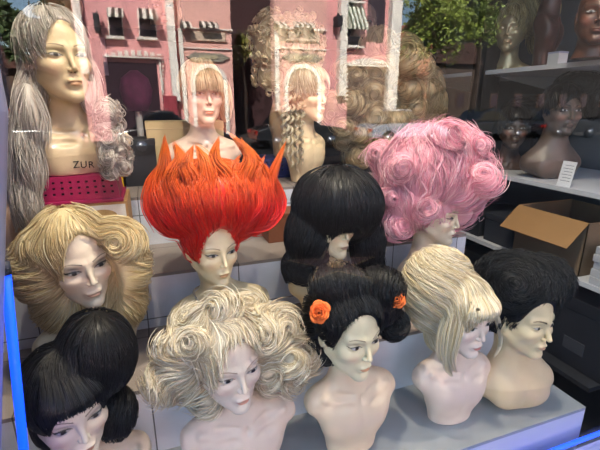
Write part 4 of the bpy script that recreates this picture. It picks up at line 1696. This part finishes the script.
# ---- heads on the high back shelf, only their chins in the picture
bs = empty('back_shelf', (0.5, 2.35, at(165, 30, 2.5)[2]))
tag(bs, 'dark high shelf across the back of the display', 'shelf')
MB().box(-1.1, .95, 0, .40, -.025, 0).build('board', mat('back_board', '2c2624', .6), bs)
MB().prism([(.36, -.025), (.40, -.025), (.40, -.22)], -.7, -.68, 'x').build('bracket', m_alu, bs)
MB().prism([(.36, -.025), (.40, -.025), (.40, -.22)], .6, .62, 'x').build('bracket', m_alu, bs)
# place the lettering on the chest of the long-haired bust
bpy.context.view_layer.update()


def drop_on(o, px, py):
    d = Vector(at(px, py, 1.0) - CAM).normalized()
    mi = o.matrix_world.inverted()
    ok, loc, nor, _ = o.ray_cast(mi @ Vector(CAM), (mi.to_3x3() @ d).normalized())
    return (o.matrix_world @ loc, o.matrix_world.to_3x3() @ nor) if ok else (Vector(at(px, py, 1.45)), -d)


lv, lf = [], []
for ch, px in zip('ZUR', (76.0, 83.5, 91.0)):
    cv = bpy.data.curves.new('letter_' + ch, 'FONT')
    cv.body = ch
    cv.size = .031
    cv.extrude = .0006
    cv.align_x = 'CENTER'
    lo_ = text_mesh(cv)
    loc, nor = drop_on(j_['obj'], px, 164)
    xax = Vector((0, 0, 1)).cross(nor).normalized()
    yax = nor.cross(xax)
    for vv in lo_.data.vertices:
        q = loc + xax * vv.co.x + yax * (vv.co.y - .012) + nor * (vv.co.z + .0012)
        lv.append(j_['obj'].matrix_world.inverted() @ q)
    n0 = len(lv) - len(lo_.data.vertices)
    lf += [[i + n0 for i in pg.vertices] for pg in lo_.data.polygons]
    bpy.data.objects.remove(lo_)
txt = mesh_obj('printed_lettering', [tuple(q) for q in lv], lf, mat('print_ink', '2a2420', .6), j_['obj'])
txt['label'] = 'black ZUR lettering printed on the chest'

# heads on the back shelf
t1 = make_mannequin((60, -6), 2.45, bs.location.z, yaw=4, s=1.1, male=True, label='dim tan face at the very top left on the back shelf', group='mannequin busts', skin='b08a68', lip='8a5a48', low=True)
t2 = make_mannequin((163, 5), 2.45, bs.location.z, yaw=-8, s=1.05, label='pale faint face behind the left pink reflection on the back shelf', group='mannequin busts', skin='d8bca4', lip='b87a64', low=True)
t3 = make_mannequin((374, 22), 2.50, bs.location.z, yaw=30, s=1.05, label='dim grey-brown face at the top middle, on the back shelf', group='mannequin busts', skin='8a7468', lip='6a4a44', low=True)

# ---- baskets and boxes
m_mag = mat('magenta_plastic', '9c1550', .35, spec=.5)
m_blue = mat('navy_plastic', '1b2660', .35, spec=.5)
m_hole = mat('dark_hole', '1c0812', .8)


def basket(name, label, cx, y0, y1, w_, z0, h, m, rows, colsn, rz=0.):
    """upturned perforated plastic basket: tapered walls, rim at the foot, real holes as recessed sockets"""
    r = empty(name, (cx, y0, z0), rz)
    tag(r, label, 'basket')
    hw, dd = w_ / 2, y1 - y0
    tp = .94
    # front wall as a grid with holes
    nx, nz = colsn * 2 + 1, rows * 2 + 1
    wx = np.array([1.5 if i % 2 == 0 else .8 for i in range(nx)])
    xs = -1 + 2 * np.concatenate([[0], np.cumsum(wx)]) / wx.sum()
    wz = np.array([1.6 if i % 2 == 0 else 1.0 for i in range(nz)])
    zz = np.concatenate([[0], .22 + .74 * np.cumsum(np.concatenate([[0], wz])) / wz.sum(), [1.0]])
    mb = MB()

    def P(u, q, dpt):
        k = 1 - (1 - tp) * q
        return (u * hw * k, dd / 2 - (dd / 2) * k + dpt, q * h)
    nzz = len(zz) - 1
    for i in range(nx):
        for j in range(nzz):
            hole = (i % 2 == 1) and (j % 2 == 0) and 0 < j < nzz - 1
            a, b_, c_, d_ = P(xs[i], zz[j], 0), P(xs[i + 1], zz[j], 0), P(xs[i + 1], zz[j + 1], 0), P(xs[i], zz[j + 1], 0)
            if not hole:
                mb.add([a, b_, c_, d_], [(0, 1, 2, 3)])
            else:
                o4 = [P(xs[i], zz[j], .004), P(xs[i + 1], zz[j], .004), P(xs[i + 1], zz[j + 1], .004), P(xs[i], zz[j + 1], .004)]
                mb.add([a, b_, c_, d_] + o4, [(0, 1, 5, 4), (1, 2, 6, 5), (2, 3, 7, 6), (3, 0, 4, 7)])
    # other walls and the upturned bottom
    b0 = [(-hw, 0, 0), (hw, 0, 0), (hw, dd, 0), (-hw, dd, 0)]
    t0 = [P(-1, 1, 0), P(1, 1, 0), (hw * tp, dd / 2 + dd / 2 * tp, h), (-hw * tp, dd / 2 + dd / 2 * tp, h)]
    mb.add(b0 + t0, [(1, 2, 6, 5), (2, 3, 7, 6), (3, 0, 4, 7), (4, 5, 6, 7)])
    mb.build('wall', m, r)
    MB().box(-hw * .9, hw * .9, .012, dd * .9, .004, h * .95).build('dark_inside', m_hole, r)
    MB().box(-hw - .008, hw + .008, -.008, dd + .008, 0, .012).build('rim', m, r, bevel=.003)


bz = at(80, 173, 1.5)[2]
bt = at(85, 203, 1.44)[2]
bc = at(81, 190, 1.43)
basket('perforated_basket', 'magenta perforated plastic basket under the long silver-haired bust', bc[0] - .005, 1.43, 1.62, .235, bt, bz - bt - .0005, m_mag, 3, 9)
# picture-sided wig carton under the magenta basket
m_wood = mat('carton_edge', 'b08a5e', .7, noise=.1)
cz = ZC
ct = empty('wig_carton', (bc[0] + .005, 1.4205 + .004, cz))
tag(ct, 'white-fronted carton with numbers and wig picture beneath the magenta basket', 'box')
chh = bt - cz - .0006
MB().box(-.125, .125, .002, .22, 0, chh).build('body', m_wood, ct, bevel=.002)
MB().box(-.118, .118, 0, .0022, .008, chh - .008).build('front_print', mat('white_card', 'd9dade', .5), ct)
for x, z_, rx_, rz_ in ((-.03, chh - .045, .040, .022), (.045, chh - .042, .045, .020)):
    MB().prism([(x + rx_ * math.cos(q), z_ + rz_ * math.sin(q)) for q in np.linspace(0, 6.283, 25)[:-1]], -.0012, .0004, 'y').build('wig_picture', mat('printed_blond', 'b59a6c', .6, noise=.3, nscale=60), ct)
tc_ = bpy.data.curves.new('printed_number', 'FONT')
tc_.body = '17'
tc_.size = .024
tc_.extrude = .0003
tc_.materials.append(mat('print_ink', '2a2420', .6))
to = text_mesh(tc_)
to.parent = ct
to.rotation_euler = (math.pi / 2, 0, 0)
to.location = (-.085, -.0008, chh - .030)

p = at(272, 128, 2.04)
basket('perforated_basket', 'dark blue perforated basket under the bust with ring curls', p[0], 2.0, 2.2, .19, ZD, .099, m_blue, 3, 6)

m_cream = mat('cream_card', 'd9c69a', .7, noise=.05)
m_yel = mat('yellow_card', 'e2b21c', .5)


def carton(name, label, px0, py0, px1, py1, Y, dd, m, zbase=None, cat='box', lid=None):
    a_, b_ = at(px0, py0, Y), at(px1, py1, Y)
    r = empty(name, ((a_[0] + b_[0]) / 2, Y, zbase if zbase is not None else b_[2]))
    tag(r, label, cat)
    hw = (b_[0] - a_[0]) / 2
    h = a_[2] - r.location.z
    MB().box(-hw, hw, 0, dd, 0, h * .88).build('body', m, r, bevel=.002)
    MB().box(-hw - .002, hw + .002, -.002, dd + .002, h * .88, h).build('lid', lid or m, r, bevel=.002)
    return r


carton('carton', 'plain cream carton standing behind the fringed bob bust', 145, 122, 225, 160, 2.06, .18, m_cream, ZD)
carton('carton', 'bright yellow box behind the shoulder of the silver-haired bust', 97, 101, 121, 135, 2.0, .12, m_yel, ZD)
carton('carton', 'black flat box on the highest step beside the yellow one', 118, 140, 158, 175, 2.0, .2, mat('black_card', '26262b', .6), ZD)
carton('carton', 'brown carton behind the black bouffant on the third step', 268, 215, 300, 250, 1.60, .12, mat('brown_card', '7a4a34', .7, noise=.1), ZC)
carton('carton', 'long reddish brown carton between the bouffant and pink wigs', 382, 205, 440, 242, 1.50, .2, mat('red_brown_card', '6e4534', .7, noise=.1), ZC)
hg = empty('hanging_wig', at(136, 90, 2.5))
tag(hg, 'purple wig block with holes seen dimly beside the cream carton', 'wig block')
MB().tube([(0, 0, -.11), (0, 0, -.06), (0, 0, 0), (0, 0, .06), (0, 0, .10)], [.05, .075, .085, .07, .02], 20).build('block', mat('purple_foam', '6a2a52', .8, noise=.2, nscale=30), hg, True)
MB().tube([(0, 0, ZD - hg.location.z), (0, 0, -.10)], .018, 12).build('stand', m_lamp, hg, True)

# red curled wig at the left edge, on its own low stand
zz_ = at(6, 160, 1.75)
rw_ = make_mannequin((-6, 148), 1.62, ZC, yaw=10, pitch=0, s=.95, label='bust at the left edge almost hidden by the window frame', group='mannequin busts', skin='d8b49a', low=True)
w = Wig(rw_, 'wig', 'coral red curly wig at the left edge behind the silver waves', ['b8383a', 'a02c30', 'd05a4c'], group='wigs', hair='hair_coral')
w.skull(.012)
w.puff(2, 158, 14, 22, -.02, flow=('swirl', 1))
w.hairline(.055, .052)
w.part('crown', [w.base(), w.comb(700, .10, lift=.012, frizz=.2, r=.0014)])
w.part('curl', surf_bundles(w, 16, .08, .008, 12, up=.012, curl=1.2))

# ---- things on the right-hand shelves
m_kraft = mat('kraft_card', '8f6c44', .75, noise=.06, nscale=12)
zl = SH[2][0]


def open_carton(px0, px1, Y0, Y1, hgt, label):
    c0, c1 = at(px0, 240, Y0), at(px1, 240, Y0)
    r = empty('open_carton', (SH[2][1] + .22, (Y0 + Y1) / 2, zl))
    tag(r, label, 'box')
    hw, hd, t = .19, (Y1 - Y0) / 2, .004
    MB().box(-hw, hw, -hd, -hd + t, 0, hgt).box(-hw, hw, hd - t, hd, 0, hgt).box(-hw, -hw + t, -hd, hd, 0, hgt).box(hw - t, hw, -hd, hd, 0, hgt).box(-hw, hw, -hd, hd, 0, t).build('body', mat('dull_kraft', '6f5c48', .8, noise=.08), r)
    fl = .15

    def flap(ang, side):
        c_, s_ = math.cos(ang), math.sin(ang)
        if side == 'x-':
            q = [(-hw, -hd, hgt), (-hw, hd, hgt), (-hw - fl * c_, hd, hgt - fl * s_), (-hw - fl * c_, -hd, hgt - fl * s_)]
        elif side == 'y-':
            q = [(-hw, -hd, hgt), (hw, -hd, hgt), (hw, -hd - fl * c_, hgt - fl * s_), (-hw, -hd - fl * c_, hgt - fl * s_)]
        elif side == 'y+':
            q = [(-hw, hd, hgt), (hw, hd, hgt), (hw, hd + fl * c_, hgt - fl * s_), (-hw, hd + fl * c_, hgt - fl * s_)]
        else:
            q = [(hw, -hd, hgt), (hw, hd, hgt), (hw - .01, hd, hgt + fl), (hw - .01, -hd, hgt + fl)]
        q2 = [(x, y, z + .003) for x, y, z in q]
        MB().add(q + q2, [(0, 1, 2, 3), (4, 7, 6, 5), (0, 4, 5, 1), (1, 5, 6, 2), (2, 6, 7, 3), (3, 7, 4, 0)]).build('flap', m_kraft, r)
    flap(.75, 'x-')
    flap(.9, 'y+')
    return r


open_carton(500, 560, 1.18, 1.55, .25, 'open brown cardboard carton with a flap hanging towards the steps')
for i in range(5):
    z0 = zl + i * .034
    pb = empty('paper_pack', (SH[2][1] + .16 + .004 * (i % 3), 1.02 + .003 * (i % 2), z0))
    tag(pb, '%s white paper pack in the pile at the right edge of the lowest shelf' % ('bottom', 'second lowest', 'middle', 'second highest', 'top')[i], 'paper pack', 'white paper packs')
    MB().box(-.15, .15, -.10, .10, 0, .0335).build('pack', mat('white_pack', 'a9abb0', .6), pb, bevel=.003)
    MB().box(-.152, -.149, -.03, .03, .004, .029).build('pack_label', mat('pack_label_grey', '888b92', .6), pb)
for px0, px1, py, Y, h, c_, lb in ((492, 515, 186, 1.90, .13, '22252b', 'black storage box at the far end of the lowest shelf'), (515, 545, 186, 1.66, .16, '2b2e36', 'charcoal storage box behind the open carton')):
    r = empty('storage_box', (SH[2][1] + .22, Y, zl))
    tag(r, lb, 'box')
    MB().box(-.19, .19, -.10, .10, 0, h * .8).build('body', mat('box_' + c_, c_, .5), r, bevel=.004)
    MB().box(-.195, .195, -.105, .105, h * .8, h).build('lid', mat('box_' + c_, c_, .5), r, bevel=.004)
# boxes under the lowest shelf
for i, (y, w_, h, c_, lb) in enumerate(((1.15, .30, .34, '212329', 'dark grey box under the lowest shelf nearest the glass'), (1.50, .30, .40, '26231f', 'brownish dark box under the lowest shelf, second from the glass'), (1.86, .30, .34, '1c1e24', 'dark blue-grey box under the lowest shelf, farthest from the glass'))):
    r = empty('storage_box', (SH[2][1] + .24, y, .35))
    tag(r, lb, 'box')
    MB().box(-.19, .19, -w_ / 2, w_ / 2, 0, h * .82).build('body', mat('box_' + c_, c_, .6), r, bevel=.004)
    MB().box(-.195, .195, -w_ / 2 - .005, w_ / 2 + .005, h * .82, h).build('lid', mat('box_' + c_, c_, .6), r, bevel=.004)
    MB().box(-.194, -.19, -.05, .05, .08, .14).build('end_label', mat('box_label', '3c3e44', .6), r)
lw_ = empty('wall_shelf', (SH[2][1] - .02, 1.0, .35))
tag(lw_, 'dark bottom shelf at the right carrying the storage boxes', 'shelf', 'pale shelves on the right-hand wall')
MB().box(0, XR - .003 - SH[2][1] + .02, 0, 1.72, -.022, 0).build('board', mat('dark_board', '26282d', .6), lw_)
MB().prism([(.06, -.024), (.48, -.024), (.48, -.12)], .8, .812, 'y').build('bracket', m_alu, lw_)
# price card on the middle shelf, small carton on the upper one
pc = empty('price_card', (SH[1][1] + .012, 1.36, zm_))
tag(pc, 'small white printed card leaning on the middle shelf between two heads', 'card')
MB().prism([(-.0, .0), (.002, .0), (.022, .115), (.020, .115)], -.034, .034, 'y').build('card', mat('white_card', 'd9dade', .5), pc)
ln = MB()
for q in range(6):
    z_ = .095 - q * .014
    ln.prism([(z_ * .174 - .0005, z_), (z_ * .174 - .0005 + .001, z_ + .003), (z_ * .174 + .0012, z_ + .003), (z_ * .174 + .0006, z_)], -.025, .018 + .006 * (q % 2), 'y')
ln.build('printed_lines', mat('print_grey', '8a8c92', .6), pc)
tg = at(583, 55, 1.42)
sb = empty('small_box', (SH[0][1] + .06, 1.56, zs_))
tag(sb, 'small pale grey box on the upper shelf beside the reddish bust', 'box')
MB().box(-.03, .03, -.03, .03, 0, .05).build('body', m_shelf, sb, bevel=.002)
MB().box(-.031, .031, -.031, .031, .05, .058).build('lid', m_alu, sb, bevel=.001)
